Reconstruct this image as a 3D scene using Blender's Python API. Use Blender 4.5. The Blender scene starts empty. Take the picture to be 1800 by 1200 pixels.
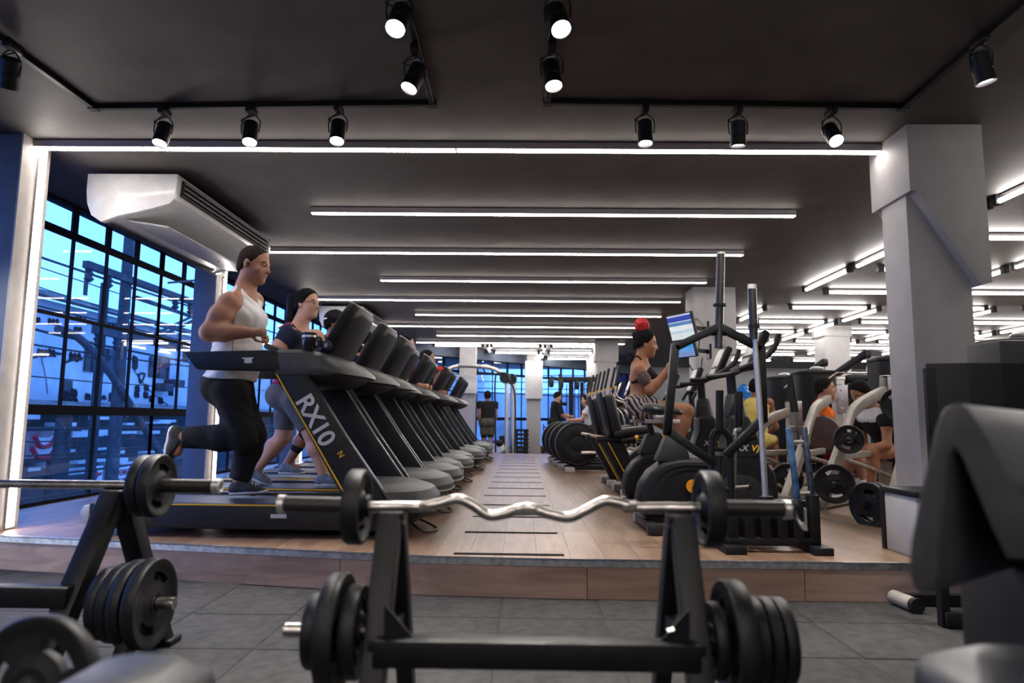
import bpy, bmesh, math, random
import numpy as np
from mathutils import Vector, Matrix, noise
C = bpy.context.scene.collection
SC = bpy.context.scene
V = Vector
PI = math.pi
rnd = random.Random(7)

# ------------------------------------------------------------------ camera, world, exposure
F_PX = 1200.0
TH = math.atan(138 / F_PX); PS = math.atan(21 / F_PX * math.cos(TH)); RO = 0.0095; CAMZ = 0.95
_s, _c = math.sin, math.cos
_R0 = V((_c(PS), _s(PS), 0)); FW = V((-_s(PS) * _c(TH), _c(PS) * _c(TH), _s(TH)))
_U0 = V((_s(PS) * _s(TH), -_c(PS) * _s(TH), _c(TH)))
RT = _R0 * _c(RO) + _U0 * _s(RO); UP = _U0 * _c(RO) - _R0 * _s(RO)
cd = bpy.data.cameras.new('camera'); cam = bpy.data.objects.new('camera', cd); C.objects.link(cam)
cam.matrix_world = Matrix(((RT.x, UP.x, -FW.x, 0), (RT.y, UP.y, -FW.y, 0), (RT.z, UP.z, -FW.z, CAMZ), (0, 0, 0, 1)))
cd.sensor_width = 36; cd.lens = 24; cd.clip_start = 0.05; cd.clip_end = 300
cd.dof.use_dof = True; cd.dof.focus_distance = 5.2; cd.dof.aperture_fstop = 2.0
SC.camera = cam
SC.view_settings.view_transform = 'Standard'; SC.view_settings.look = 'None'
SC.view_settings.exposure = 0.0; SC.view_settings.gamma = 1.0; SC.view_settings.use_curve_mapping = False
wd = bpy.data.worlds.new('sky'); SC.world = wd; wd.use_nodes = True
bg = wd.node_tree.nodes['Background']; bg.inputs[0].default_value = (0.92, 0.95, 1.0, 1); bg.inputs[1].default_value = 5.2
LED_W = 30.0      # emission of the linear LED profiles
TUBE_W = 36.0      # emission of the fluorescent tubes
SPOT_W = 150.0     # power of each track spotlight
SC.cycles.max_bounces = 7; SC.cycles.diffuse_bounces = 3; SC.cycles.glossy_bounces = 3
SC.cycles.transparent_max_bounces = 12; SC.cycles.sample_clamp_indirect = 6.0
SC.cycles.caustics_reflective = False; SC.cycles.caustics_refractive = False

# ------------------------------------------------------------------ photograph -> place
def _ray(px, py):
    return FW + RT * ((px - 900) / F_PX) + UP * ((600 - py) / F_PX)
def atY(px, py, y):
    r = _ray(px, py); t = y / r.y; return V((r.x * t, y, CAMZ + r.z * t))
def atZ(px, py, z):
    r = _ray(px, py); t = (z - CAMZ) / r.z; return V((r.x * t, r.y * t, z))
def atX(px, py, x):
    r = _ray(px, py); t = x / r.x; return V((x, r.y * t, CAMZ + r.z * t))

# ------------------------------------------------------------------ materials
MATS = {}
def mat(name, col, rough=0.5, metal=0.0, var=0.12, scale=12.0, bump=0.0, bscale=60.0, spec=0.5, emit=None, es=0.0, stretch=None, coat=0.0):
    if name in MATS: return MATS[name]
    m = bpy.data.materials.new(name); m.use_nodes = True; nt = m.node_tree; p = nt.nodes['Principled BSDF']
    p.inputs['Roughness'].default_value = rough; p.inputs['Metallic'].default_value = metal
    p.inputs['Specular IOR Level'].default_value = spec
    if coat: p.inputs['Coat Weight'].default_value = coat; p.inputs['Coat Roughness'].default_value = 0.12
    tc = nt.nodes.new('ShaderNodeTexCoord'); src = tc.outputs['Object']
    if stretch:
        mp = nt.nodes.new('ShaderNodeMapping'); mp.inputs['Scale'].default_value = stretch
        nt.links.new(src, mp.inputs[0]); src = mp.outputs[0]
    if var > 0:
        n = nt.nodes.new('ShaderNodeTexNoise'); n.inputs['Scale'].default_value = scale; n.inputs['Detail'].default_value = 5
        nt.links.new(src, n.inputs['Vector'])
        r = nt.nodes.new('ShaderNodeValToRGB')
        a = [max(0, c * (1 - var * 2)) for c in col[:3]]; b = [min(1, c * (1 + var * 2)) for c in col[:3]]
        r.color_ramp.elements[0].position = 0.3; r.color_ramp.elements[1].position = 0.7
        r.color_ramp.elements[0].color = (*a, 1); r.color_ramp.elements[1].color = (*b, 1)
        nt.links.new(n.outputs['Fac'], r.inputs[0]); nt.links.new(r.outputs[0], p.inputs['Base Color'])
    else: p.inputs['Base Color'].default_value = (*col[:3], 1)
    if bump > 0:
        n2 = nt.nodes.new('ShaderNodeTexNoise'); n2.inputs['Scale'].default_value = bscale; n2.inputs['Detail'].default_value = 3
        nt.links.new(src, n2.inputs['Vector'])
        bp = nt.nodes.new('ShaderNodeBump'); bp.inputs['Strength'].default_value = bump; bp.inputs['Distance'].default_value = 0.01
        nt.links.new(n2.outputs['Fac'], bp.inputs['Height']); nt.links.new(bp.outputs[0], p.inputs['Normal'])
    if emit:
        p.inputs['Emission Color'].default_value = (*emit, 1); p.inputs['Emission Strength'].default_value = es
    MATS[name] = m; return m

def glass_mat(name, tint, gloss=0.08, rough=0.02):
    m = bpy.data.materials.new(name); m.use_nodes = True; nt = m.node_tree
    for n in list(nt.nodes): nt.nodes.remove(n)
    o = nt.nodes.new('ShaderNodeOutputMaterial'); t = nt.nodes.new('ShaderNodeBsdfTransparent'); g = nt.nodes.new('ShaderNodeBsdfGlossy')
    lw = nt.nodes.new('ShaderNodeLayerWeight'); mx = nt.nodes.new('ShaderNodeMixShader'); ma = nt.nodes.new('ShaderNodeMath')
    tc = nt.nodes.new('ShaderNodeTexCoord'); ns = nt.nodes.new('ShaderNodeTexNoise'); rp = nt.nodes.new('ShaderNodeValToRGB')
    ns.inputs['Scale'].default_value = 1.3; ns.inputs['Detail'].default_value = 6
    nt.links.new(tc.outputs['Object'], ns.inputs['Vector']); nt.links.new(ns.outputs['Fac'], rp.inputs[0])
    rp.color_ramp.elements[0].color = (tint[0] * .75, tint[1] * .85, tint[2] * .95, 1); rp.color_ramp.elements[1].color = (min(1, tint[0] * 1.3), min(1, tint[1] * 1.1), tint[2], 1)
    ge = nt.nodes.new('ShaderNodeNewGeometry'); mc = nt.nodes.new('ShaderNodeMixRGB'); mc.inputs[2].default_value = (1, 1, 1, 1)
    nt.links.new(ge.outputs['Backfacing'], mc.inputs[0]); nt.links.new(rp.outputs[0], mc.inputs[1]); nt.links.new(mc.outputs[0], t.inputs[0])
    lw.inputs[0].default_value = 0.25; g.inputs['Roughness'].default_value = rough
    ma.operation = 'MULTIPLY_ADD'; ma.inputs[1].default_value = 0.75; ma.inputs[2].default_value = gloss
    nt.links.new(lw.outputs['Fresnel'], ma.inputs[0]); mb_ = nt.nodes.new('ShaderNodeMath'); mb_.operation = 'SUBTRACT'; mb_.inputs[0].default_value = 1.0; nt.links.new(ge.outputs['Backfacing'], mb_.inputs[1])
    mm = nt.nodes.new('ShaderNodeMath'); mm.operation = 'MULTIPLY'; nt.links.new(ma.outputs[0], mm.inputs[0]); nt.links.new(mb_.outputs[0], mm.inputs[1]); nt.links.new(mm.outputs[0], mx.inputs[0])
    nt.links.new(t.outputs[0], mx.inputs[1]); nt.links.new(g.outputs[0], mx.inputs[2]); nt.links.new(mx.outputs[0], o.inputs[0])
    MATS[name] = m; return m

def wood_mat(name, ca, cb, axis, rough=0.3, spec=0.5, per=0.25):
    """wood grain stretched along one axis; every object gets a tone of its own"""
    m = bpy.data.materials.new(name); m.use_nodes = True; nt = m.node_tree; p = nt.nodes['Principled BSDF']
    tc = nt.nodes.new('ShaderNodeTexCoord'); oi = nt.nodes.new('ShaderNodeObjectInfo'); mp = nt.nodes.new('ShaderNodeMapping')
    mp.inputs['Scale'].default_value = tuple(1.6 if i == axis else 16 for i in range(3))
    ad = nt.nodes.new('ShaderNodeVectorMath'); ad.operation = 'ADD'
    ml = nt.nodes.new('ShaderNodeMath'); ml.operation = 'MULTIPLY'; ml.inputs[1].default_value = 37.0
    nt.links.new(oi.outputs['Random'], ml.inputs[0]); nt.links.new(tc.outputs['Object'], ad.inputs[0]); nt.links.new(ml.outputs[0], ad.inputs[1])
    nt.links.new(ad.outputs[0], mp.inputs[0])
    n = nt.nodes.new('ShaderNodeTexNoise'); n.inputs['Scale'].default_value = 1.0; n.inputs['Detail'].default_value = 7; n.inputs['Distortion'].default_value = 0.7
    nt.links.new(mp.outputs[0], n.inputs['Vector'])
    r = nt.nodes.new('ShaderNodeValToRGB'); r.color_ramp.elements[0].position = .3; r.color_ramp.elements[1].position = .72
    r.color_ramp.elements[0].color = (*ca, 1); r.color_ramp.elements[1].color = (*cb, 1)
    nt.links.new(n.outputs['Fac'], r.inputs[0])
    hs = nt.nodes.new('ShaderNodeHueSaturation'); mr = nt.nodes.new('ShaderNodeMapRange')
    mr.inputs['To Min'].default_value = 1 - per; mr.inputs['To Max'].default_value = 1 + per
    nt.links.new(oi.outputs['Random'], mr.inputs[0]); nt.links.new(mr.outputs[0], hs.inputs['Value']); nt.links.new(r.outputs[0], hs.inputs['Color'])
    nt.links.new(hs.outputs[0], p.inputs['Base Color'])
    n3 = nt.nodes.new('ShaderNodeMapRange'); n3.inputs['To Min'].default_value = rough; n3.inputs['To Max'].default_value = rough + .02
    nt.links.new(n.outputs['Fac'], n3.inputs[0]); nt.links.new(n3.outputs[0], p.inputs['Roughness'])
    p.inputs['Specular IOR Level'].default_value = spec
    MATS[name] = m; return m

def emit_mat(name, col, s):
    m = bpy.data.materials.new(name); m.use_nodes = True; nt = m.node_tree
    for n in list(nt.nodes): nt.nodes.remove(n)
    o = nt.nodes.new('ShaderNodeOutputMaterial'); e = nt.nodes.new('ShaderNodeEmission')
    e.inputs[0].default_value = (*col, 1); e.inputs[1].default_value = s; nt.links.new(e.outputs[0], o.inputs[0])
    MATS[name] = m; return m

M_ceil = mat('ceiling paint', (0.096, 0.085, 0.083), .62, var=.10, scale=3, bump=.08, bscale=25)
M_wall = mat('grey wall paint', (0.44, 0.445, 0.47), .7, var=.05, scale=4, bump=.05)
M_navy = mat('slate blue paint', (0.115, 0.14, 0.20), .7, var=.06, scale=4)
M_col = mat('column paint', (0.43, 0.415, 0.41), .65, var=.04, scale=5, bump=.05, bscale=40)
M_beige = mat('column reveal paint', (0.42, 0.39, 0.37), .6, var=.05)
M_rub = mat('rubber tile', (0.030, 0.0285, 0.0285), .75, spec=.3, var=.22, scale=18, bump=.35, bscale=220)
M_plank = wood_mat('vinyl plank', (0.145, 0.082, 0.050), (0.27, 0.172, 0.115), 1, rough=.35, spec=.8, per=.07)
M_plankx = wood_mat('vinyl fascia', (0.27, 0.165, 0.120), (0.48, 0.315, 0.23), 0, rough=.42, per=.1)
M_alu = mat('aluminium nosing', (0.50, 0.51, 0.53), .32, .9, var=.15, scale=30)
M_alud = mat('anodised profile', (0.40, 0.38, 0.40), .4, .6, var=.03)
M_frame = mat('window steel', (0.006, 0.006, 0.010), .7, .0, var=.1, spec=.15)
M_blk = mat('black plastic', (0.009, 0.009, 0.011), .5, var=.15, scale=30, bump=.05, bscale=300, spec=.35)
M_blk2 = mat('black shroud plastic', (0.010, 0.010, 0.012), .5, var=.12, scale=20, spec=.22)
M_gry = mat('charcoal hood plastic', (0.052, 0.053, 0.057), .42, var=.1, scale=20, bump=.05, bscale=400)
M_dgry = mat('dark grey plastic', (0.013, 0.013, 0.014), .5, spec=.35, var=.1, scale=30, bump=.06, bscale=400)
M_met = mat('black painted steel', (0.006, 0.006, 0.008), .45, .0, spec=.32, var=.18, scale=14, bump=.06, bscale=120)
M_tape = mat('black tape', (.006, .006, .007), .85, var=0, spec=.1)
M_chr = mat('worn chrome', (0.62, 0.58, 0.55), .22, 1.0, var=.18, scale=25, bump=.04, bscale=200)
M_chr2 = mat('bright chrome', (0.60, 0.59, 0.58), .34, .75, var=.05)
M_iron = mat('black rubber coated iron', (0.008, 0.008, 0.010), .48, spec=.34, var=.15, scale=30, bump=.1, bscale=250)
M_champ = mat('champagne grey paint', (0.36, 0.33, 0.29), .42, .25, var=.07, scale=8)
M_vin = mat('black vinyl', (0.011, 0.011, 0.013), .40, spec=.4, var=.12, scale=20, bump=.15, bscale=160)
M_vinb = mat('slate vinyl', (0.034, 0.035, 0.041), .42, var=.1, scale=20, bump=.15, bscale=160)
M_yel = mat('yellow stripe', (0.75, 0.42, 0.02), .4, var=.03)
M_org = mat('orange plastic', (0.85, 0.34, 0.02), .35, var=.03)
M_wht = mat('white plastic', (0.74, 0.74, 0.74), .22, var=.03, coat=.3)
M_lgr = mat('light grey plastic', (0.42, 0.42, 0.43), .4, var=.06)
M_slv = mat('silver lettering', (0.66, 0.66, 0.68), .3, .6, var=.05)
M_blue = mat('worn blue paint', (0.07, 0.17, 0.36), .45, .1, var=.35, scale=14)
M_glass = glass_mat('blue film glass', (0.085, 0.25, 0.80), .05)
M_led = emit_mat('led diffuser', (1.0, 0.91, 0.84), LED_W)
M_tube = emit_mat('fluorescent tube', (1.0, 0.95, 0.91), TUBE_W)
M_lens = emit_mat('spot lens', (1.0, 0.97, 0.92), 30.0)

# ------------------------------------------------------------------ mesh building
class MB:
    def __init__(s): s.v = []; s.f = []
    def add(s, vs, fs):
        o = len(s.v); s.v += [tuple(v) for v in vs]; s.f += [[i + o for i in f] for f in fs]; return s
    def box(s, c, d, rot=None):
        c = V(c); h = [x / 2 for x in d]
        vs = [V((x * h[0], y * h[1], z * h[2])) for x in (-1, 1) for y in (-1, 1) for z in (-1, 1)]
        if rot is not None: vs = [rot @ v for v in vs]
        return s.add([v + c for v in vs], [(0, 1, 3, 2), (4, 6, 7, 5), (0, 4, 5, 1), (2, 3, 7, 6), (0, 2, 6, 4), (1, 5, 7, 3)])
    def span(s, a, b):
        return s.box([(a[i] + b[i]) / 2 for i in range(3)], [abs(b[i] - a[i]) for i in range(3)])
    def bar(s, p0, p1, w, h, up=(0, 0, 1)):
        p0, p1 = V(p0), V(p1); d = (p1 - p0); L = d.length; d.normalize(); u = V(up)
        if abs(d.dot(u)) > .98: u = V((1, 0, 0))
        sd = d.cross(u).normalized(); u = sd.cross(d).normalized()
        R = Matrix((d, sd, u)).transposed()
        return s.box((p0 + p1) / 2, (L, w, h), R)
    def tube(s, pts, r, n=8, cap=True):
        pts = [V(p) for p in pts]; m = len(pts); rs = r if isinstance(r, (list, tuple)) else [r] * m
        t0 = (pts[1] - pts[0]).normalized(); a = V((0, 0, 1)) if abs(t0.z) < .9 else V((1, 0, 0)); nrm = t0.cross(a).normalized()
        vs = []; fs = []
        for i, p in enumerate(pts):
            t = (pts[min(i + 1, m - 1)] - pts[max(i - 1, 0)]).normalized()
            nrm = (nrm - t * nrm.dot(t)).normalized(); b = t.cross(nrm)
            for k in range(n):
                g = 2 * PI * k / n; vs.append(p + (nrm * math.cos(g) + b * math.sin(g)) * rs[i])
        for i in range(m - 1):
            for k in range(n):
                k2 = (k + 1) % n; fs.append((i * n + k, i * n + k2, (i + 1) * n + k2, (i + 1) * n + k))
        if cap: fs.append(tuple(range(n - 1, -1, -1))); fs.append(tuple((m - 1) * n + k for k in range(n)))
        return s.add(vs, fs)
    def lathe(s, prof, o, ax=(0, 0, 1), n=24):
        o = V(o); ax = V(ax).normalized(); a = V((0, 0, 1)) if abs(ax.z) < .9 else V((1, 0, 0)); u = ax.cross(a).normalized(); w = ax.cross(u)
        vs = []; fs = []; m = len(prof)
        for (r, h) in prof:
            for k in range(n):
                g = 2 * PI * k / n; vs.append(o + ax * h + (u * math.cos(g) + w * math.sin(g)) * max(r, 1e-4))
        for i in range(m - 1):
            for k in range(n):
                k2 = (k + 1) % n; fs.append((i * n + k, i * n + k2, (i + 1) * n + k2, (i + 1) * n + k))
        if prof[0][0] > 0.002 and prof[0] != prof[-1]: fs.append(tuple(range(n - 1, -1, -1))); fs.append(tuple((m - 1) * n + k for k in range(n)))
        if prof[0] == prof[-1]: pass
        return s.add(vs, fs)
    def prism(s, poly, ax, a0, a1):
        def P(p, a):
            return (a, p[0], p[1]) if ax == 'x' else (p[0], a, p[1]) if ax == 'y' else (p[0], p[1], a)
        n = len(poly); vs = [P(p, a0) for p in poly] + [P(p, a1) for p in poly]
        fs = [tuple(range(n)), tuple(range(2 * n - 1, n - 1, -1))] + [(i, (i + 1) % n, n + (i + 1) % n, n + i) for i in range(n)]
        return s.add(vs, fs)
    def loft(s, rings, cap=True):
        n = len(rings[0]); vs = [p for r in rings for p in r]; fs = []
        for i in range(len(rings) - 1):
            for k in range(n):
                k2 = (k + 1) % n; fs.append((i * n + k, i * n + k2, (i + 1) * n + k2, (i + 1) * n + k))
        if cap: fs.append(tuple(range(n - 1, -1, -1))); fs.append(tuple((len(rings) - 1) * n + k for k in range(n)))
        return s.add(vs, fs)
    def ball(s, c, r, n=16, m=10):
        rr = (r, r, r) if not isinstance(r, (list, tuple)) else r; c = V(c); rings = []
        for i in range(m + 1):
            t = PI * i / m
            rings.append([c + V((rr[0] * math.sin(t) * math.cos(2 * PI * k / n), rr[1] * math.sin(t) * math.sin(2 * PI * k / n), -rr[2] * math.cos(t))) for k in range(n)])
        return s.loft(rings, False)

def link_mesh(name, me, m, parent):
    o = bpy.data.objects.new(name, me); C.objects.link(o)
    if m: me.materials.append(m)
    if parent: o.parent = parent
    return o
def obj(name, mb, m=None, parent=None, bev=0.0, seg=2, world=False, ang=32, noclean=False):
    """one mesh object; world=True: the vertices were given in world space and the parent is an unrotated Empty"""
    me = bpy.data.meshes.new(name)
    vs = mb.v
    if world and parent is not None:
        off = V((0, 0, 0)); q = parent
        while q is not None: off += q.location; q = q.parent
        vs = [tuple(V(v) - off) for v in vs]
    me.from_pydata(vs, [], mb.f)
    if not noclean:
        bm = bmesh.new(); bm.from_mesh(me)
        bmesh.ops.remove_doubles(bm, verts=bm.verts, dist=1e-5)
        bmesh.ops.recalc_face_normals(bm, faces=bm.faces)
        if bev > 0:
            es = [e for e in bm.edges if len(e.link_faces) == 2 and e.calc_face_angle(0) > math.radians(35)]
            bmesh.ops.bevel(bm, geom=es, offset=bev, segments=seg, affect='EDGES', profile=.5, clamp_overlap=True)
        bm.to_mesh(me); bm.free()
    me.polygons.foreach_set('use_smooth', [True] * len(me.polygons))
    try: me.set_sharp_from_angle(angle=math.radians(ang))
    except Exception: pass
    me.update()
    return link_mesh(name, me, m, parent)
def tag(o, label=None, cat=None, group=None, kind=None):
    if label: o['label'] = label
    if cat: o['category'] = cat
    if group: o['group'] = group
    if kind: o['kind'] = kind
    return o
def thing(name, label, cat, loc=(0, 0, 0), rz=0.0, group=None):
    o = bpy.data.objects.new(name, None); C.objects.link(o); o.location = loc; o.rotation_euler = (0, 0, rz)
    o.empty_display_size = .1
    return tag(o, label, cat, group)
def struct(name, loc=(0, 0, 0)):
    o = bpy.data.objects.new(name, None); C.objects.link(o); o.location = loc; o['kind'] = 'structure'; return o
def sobj(name, mb, m, parent=None, **k):
    o = obj(name, mb, m, parent, **k)
    if parent is None: o['kind'] = 'structure'
    return o
def copy_tree(o, parent=None):
    c = o.copy(); C.objects.link(c)
    if parent is not None: c.parent = parent
    for ch in list(o.children): copy_tree(ch, c)
    return c
def again(o, label, loc, rz=None, group=None):
    c = copy_tree(o); c.location = loc; c['label'] = label
    if rz is not None: c.rotation_euler = (0, 0, rz)
    if group: c['group'] = group
    return c
def text_obj(name, s, size, m, parent, mw, depth=.0015, spacing=1.0, shear=0.0):
    cu = bpy.data.curves.new(name, 'FONT'); cu.body = s; cu.size = size; cu.extrude = depth; cu.align_x = 'CENTER'; cu.align_y = 'CENTER'; cu.space_character = spacing; cu.shear = shear; cu.offset = size * .022
    to = bpy.data.objects.new(name + '_tmp', cu); C.objects.link(to)
    me = bpy.data.meshes.new_from_object(to); bpy.data.objects.remove(to); bpy.data.curves.remove(cu)
    me.name = name; o = link_mesh(name, me, m, parent); o.matrix_local = mw; return o
def axes(loc, x, z):
    """matrix whose local X runs along x and local Z along z"""
    x = V(x).normalized(); z = V(z).normalized(); y = z.cross(x).normalized(); x = y.cross(z)
    return Matrix(((x.x, y.x, z.x, loc[0]), (x.y, y.y, z.y, loc[1]), (x.z, y.z, z.z, loc[2]), (0, 0, 0, 1)))
def arc(c, r, a0, a1, n, plane='xz'):
    out = []
    for i in range(n + 1):
        a = a0 + (a1 - a0) * i / n; u, w = r * math.cos(a), r * math.sin(a)
        out.append(V((c[0] + u, c[1], c[2] + w)) if plane == 'xz' else V((c[0], c[1] + u, c[2] + w)) if plane == 'yz' else V((c[0] + u, c[1] + w, c[2])))
    return out
def bez(ps, n=8):
    """Catmull-Rom through ps"""
    ps = [V(p) for p in ps]; out = []
    for i in range(len(ps) - 1):
        a, b, c, d = ps[max(i - 1, 0)], ps[i], ps[i + 1], ps[min(i + 2, len(ps) - 1)]
        for k in range(n):
            t = k / n; out.append(.5 * ((2 * b) + (c - a) * t + (2 * a - 5 * b + 4 * c - d) * t * t + (3 * b - a - 3 * c + d) * t ** 3))
    out.append(ps[-1]); return out
def clip_poly(poly, a, b):
    """keep the part of a convex polygon left of the line a->b"""
    out = []; n = len(poly)
    side = lambda p: (b[0] - a[0]) * (p[1] - a[1]) - (b[1] - a[1]) * (p[0] - a[0])
    for i in range(n):
        p, q = poly[i], poly[(i + 1) % n]; sp, sq = side(p), side(q)
        if sp >= 0: out.append(p)
        if sp * sq < 0:
            t = sp / (sp - sq); out.append((p[0] + (q[0] - p[0]) * t, p[1] + (q[1] - p[1]) * t))
    return out
# ================================================================== STRUCTURE
PZ = 0.20                     # platform height
CZ = 2.85                     # ceiling height
XW = -4.10                    # window plane on the left
EDGE = [(-4.1, 4.46), (-0.5, 3.83), (0.25, 3.79), (2.6, 3.83), (12.0, 3.9)]   # front edge of the platform
def edge_y(x):
    for (x0, y0), (x1, y1) in zip(EDGE, EDGE[1:]):
        if x <= x1: return y0 + (y1 - y0) * (x - x0) / (x1 - x0)
    return EDGE[-1][1]

# ceiling, floors, walls
sobj('ceiling', MB().span((-4.25, -3.2, CZ), (13.2, 25.6, CZ + .15)), M_ceil)
fl = struct('floor')
obj('floor_base', MB().span((-4.25, -3.2, -.12), (13.2, 25.6, -.004)), M_rub, fl)
tile = None
for i in range(-7, 8):
    for j in range(6):
        x, y = -.105 + .5 * i, 1.93 + .5 * j
        if y > edge_y(x + .25) - .05: continue
        if tile is None: tile = obj('rubber_tile', MB().box((0, 0, .0), (.494, .494, .03)), M_rub, fl, bev=.004, seg=1); t = tile
        else: t = tile.copy(); C.objects.link(t)
        t.location = (x + .25, y + .25, -.015 + rnd.uniform(-.0012, .0012)); t.rotation_euler = (rnd.uniform(-.002, .002), rnd.uniform(-.002, .002), rnd.uniform(-.003, .003))
# the raised platform: slab, planks, fascia, nosing
pf = struct('floor_platform')
BACKY = 15.6
slab = [(x, y + .03) for x, y in EDGE] + [(12.0, BACKY), (-4.1, BACKY)]
obj('platform_slab', MB().prism(slab, 'z', 0, PZ - .012), M_plankx, pf)
NEAR_Y = 8.4
far = MB().span((-4.1, NEAR_Y, PZ - .013), (12, BACKY, PZ)); obj('plank_field', far, M_plank, pf)['kind'] = 'stuff'
right = MB().prism([(2.42, edge_y(2.42) + .02), (12, 3.92), (12, NEAR_Y), (2.42, NEAR_Y)], 'z', PZ - .013, PZ - .001)
obj('plank_field', right, M_plank, pf)['kind'] = 'stuff'
PWD = .19
for i in range(35):
    x0 = -4.1 + i * PWD; x1 = min(x0 + PWD, 2.42)
    off = (i * .47) % 1.22
    y = 3.4 - off
    while y < NEAR_Y:
        poly = [(x0 + .0008, max(y, 3.2) + .0008), (x1 - .0008, max(y, 3.2) + .0008), (x1 - .0008, min(y + 1.22, NEAR_Y) - .0008), (x0 + .0008, min(y + 1.22, NEAR_Y) - .0008)]
        for a, b in zip(EDGE, EDGE[1:]):
            if a[0] < x1 and b[0] > x0: poly = clip_poly(poly, (a[0], a[1] + .02), (b[0], b[1] + .02))
        if len(poly) >= 3 and poly[0][1] < poly[-1][1] + 5:
            cx = sum(p[0] for p in poly) / len(poly); cy = sum(p[1] for p in poly) / len(poly)
            o = obj('plank', MB().prism([(p[0] - cx, p[1] - cy) for p in poly], 'z', -.012, 0), M_plank, pf); o.location = (cx, cy, PZ + rnd.uniform(-.0001, .0001))
        y += 1.22
fx = [-4.1, -2.3, -1.02, .35, 1.52, 2.7, 4.2, 8, 12]
for a, b in zip(fx, fx[1:]):
    pts = [a] + [x for x, _ in EDGE if a < x < b] + [b]; mb = MB()
    for p, q in zip(pts, pts[1:]):
        e = .002 if p == a else 0; g = .002 if q == b else 0
        mb.prism([(p + e, edge_y(p) + .008), (q - g, edge_y(q) + .008), (q - g, edge_y(q) + .03), (p + e, edge_y(p) + .03)], 'z', 0, PZ - .03)
    obj('fascia_board', mb, M_plankx, pf)
mb = MB()
for (x0, y0), (x1, y1) in zip(EDGE, EDGE[1:]):
    mb.prism([(x0, y0), (x1, y1), (x1, y1 + .035), (x0, y0 + .035)], 'z', PZ - .002, PZ + .004)
    mb.prism([(x0, y0), (x1, y1), (x1, y1 + .007), (x0, y0 + .007)], 'z', PZ - .032, PZ + .004)
obj('edge_nosing', mb, M_alu, pf)
obj('threshold_strip', MB().span((2.405, 4.2, PZ - .001), (2.435, 15.5, PZ + .004)), M_alu, pf)
# black tape lines across the aisle
for k in range(15):
    y = 3.945 + .745 * k
    o = obj('floor_tape', MB().box((-.075, 0, 0), (.62, .050, .0016)), M_tape, pf); o.location = (0, y, PZ + .0017); o.rotation_euler = (0, 0, -.006)

# walls round the room
sobj('wall_behind', MB().span((-4.25, -3.35, 0), (13.2, -3.2, CZ)), M_wall)
sobj('wall_right', MB().span((13.0, -3.2, 0), (13.2, 25.6, CZ)), M_wall)
sobj('wall_back', MB().span((3.0, 24.2, 0), (13.2, 24.4, CZ)), M_wall)
sobj('wall_left', MB().span((-4.25, -3.2, 0), (XW - .03, 1.44, CZ)), M_wall)  # out of view; added solid in place of glazing to block blue light

# glazed facade
def glazing(name, p0, p1, us, tiers, top, bot=.2, lower_step=2, head=None):
    """one bay of the facade from p0 to p1 (plan), mullions at us (m from p0), tiers = list of (z0, z1, step)"""
    p0, p1 = V((p0[0], p0[1], 0)), V((p1[0], p1[1], 0)); d = (p1 - p0).normalized(); L = (p1 - p0).length; n = V((d.y, -d.x, 0))
    w = struct(name, p0); rot = Matrix((d, n, V((0, 0, 1)))).transposed()
    B = lambda mb, u0, u1, z0, z1, dep, off=0: mb.box(rot @ V(((u0 + u1) / 2, off, (z0 + z1) / 2)), (u1 - u0, dep, z1 - z0), rot)
    fr = MB(); B(fr, 0, L, bot - .02, bot + .03, .06); B(fr, 0, L, top - .025, top, .06)
    obj('bottom_rail', fr, M_frame, w)
    for ti, (z0, z1, st) in enumerate(tiers):
        if ti:
            h = .085 if ti == 1 else .03 if ti < len(tiers) - 1 else .065
            obj('horizontal_rail', B(MB(), 0, L, z0 - h / 2, z0 + h / 2, .03), M_frame, w)
        cuts = [0] + us[st - 1::st] + ([L] if us[st - 1::st][-1] < L - .05 else [])
        mw = .075 if ti == len(tiers) - 1 else .028
        for u in cuts:
            obj('mullion', B(MB(), u - mw / 2, u + mw / 2, z0, z1, .022, .002), M_frame, w)
        for a, b in zip(cuts, cuts[1:]):
            obj('pane', B(MB(), a + .01, b - .01, z0 + .01, z1 - .01, .006, -.012), M_glass, w)
    return w
TI = [(.22, 1.0, 2), (1.0, 1.83, 1), (1.83, 2.57, 1), (2.57, CZ, 1)]
us6 = [.505 * k for k in range(1, 7)]
for k, y0 in enumerate((1.45, 4.48, 7.51, 10.54)):
    glazing('window_%d' % (k + 1), (XW, y0), (XW, y0 + 3.03), us6, TI, CZ, .2)
glazing('window_6', (XW, 13.57), (XW, 15.6), [.505 * k for k in range(1, 5)], TI, CZ, .2)
# slanted facade at the far end
SF0, SF1 = V((XW, 15.6, 0)), V((4.0, 24.1, 0)); SFd = (SF1 - SF0).normalized()
TB = [(.12, .98, 2), (.98, 1.70, 1), (1.70, 2.22, 1), (2.22, 2.58, 1)]
for k in range(4):
    a = SF0 + SFd * (2.93 * k); b = SF0 + SFd * (2.93 * (k + 1)); glazing('window_%d' % (7 + k), (a.x, a.y), (b.x, b.y), [2.93 / 5 * q for q in range(1, 6)], TB, 2.58, .06)
mb = MB(); nn = V((SFd.y, -SFd.x, 0)); rot = Matrix((SFd, nn, V((0, 0, 1)))).transposed()
mb.box((SF0 + SF1) / 2 + V((0, 0, 2.72)), ((SF1 - SF0).length, .16, .28), rot); sobj('wall_window_beam', mb, M_navy)
mb = MB()
mb.box(SF0 + SFd * 7.2 - nn * -.22 + V((0, 0, .11)), (3.4, .4, .22), rot); sobj('trim_1', mb, M_plankx)

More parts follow.
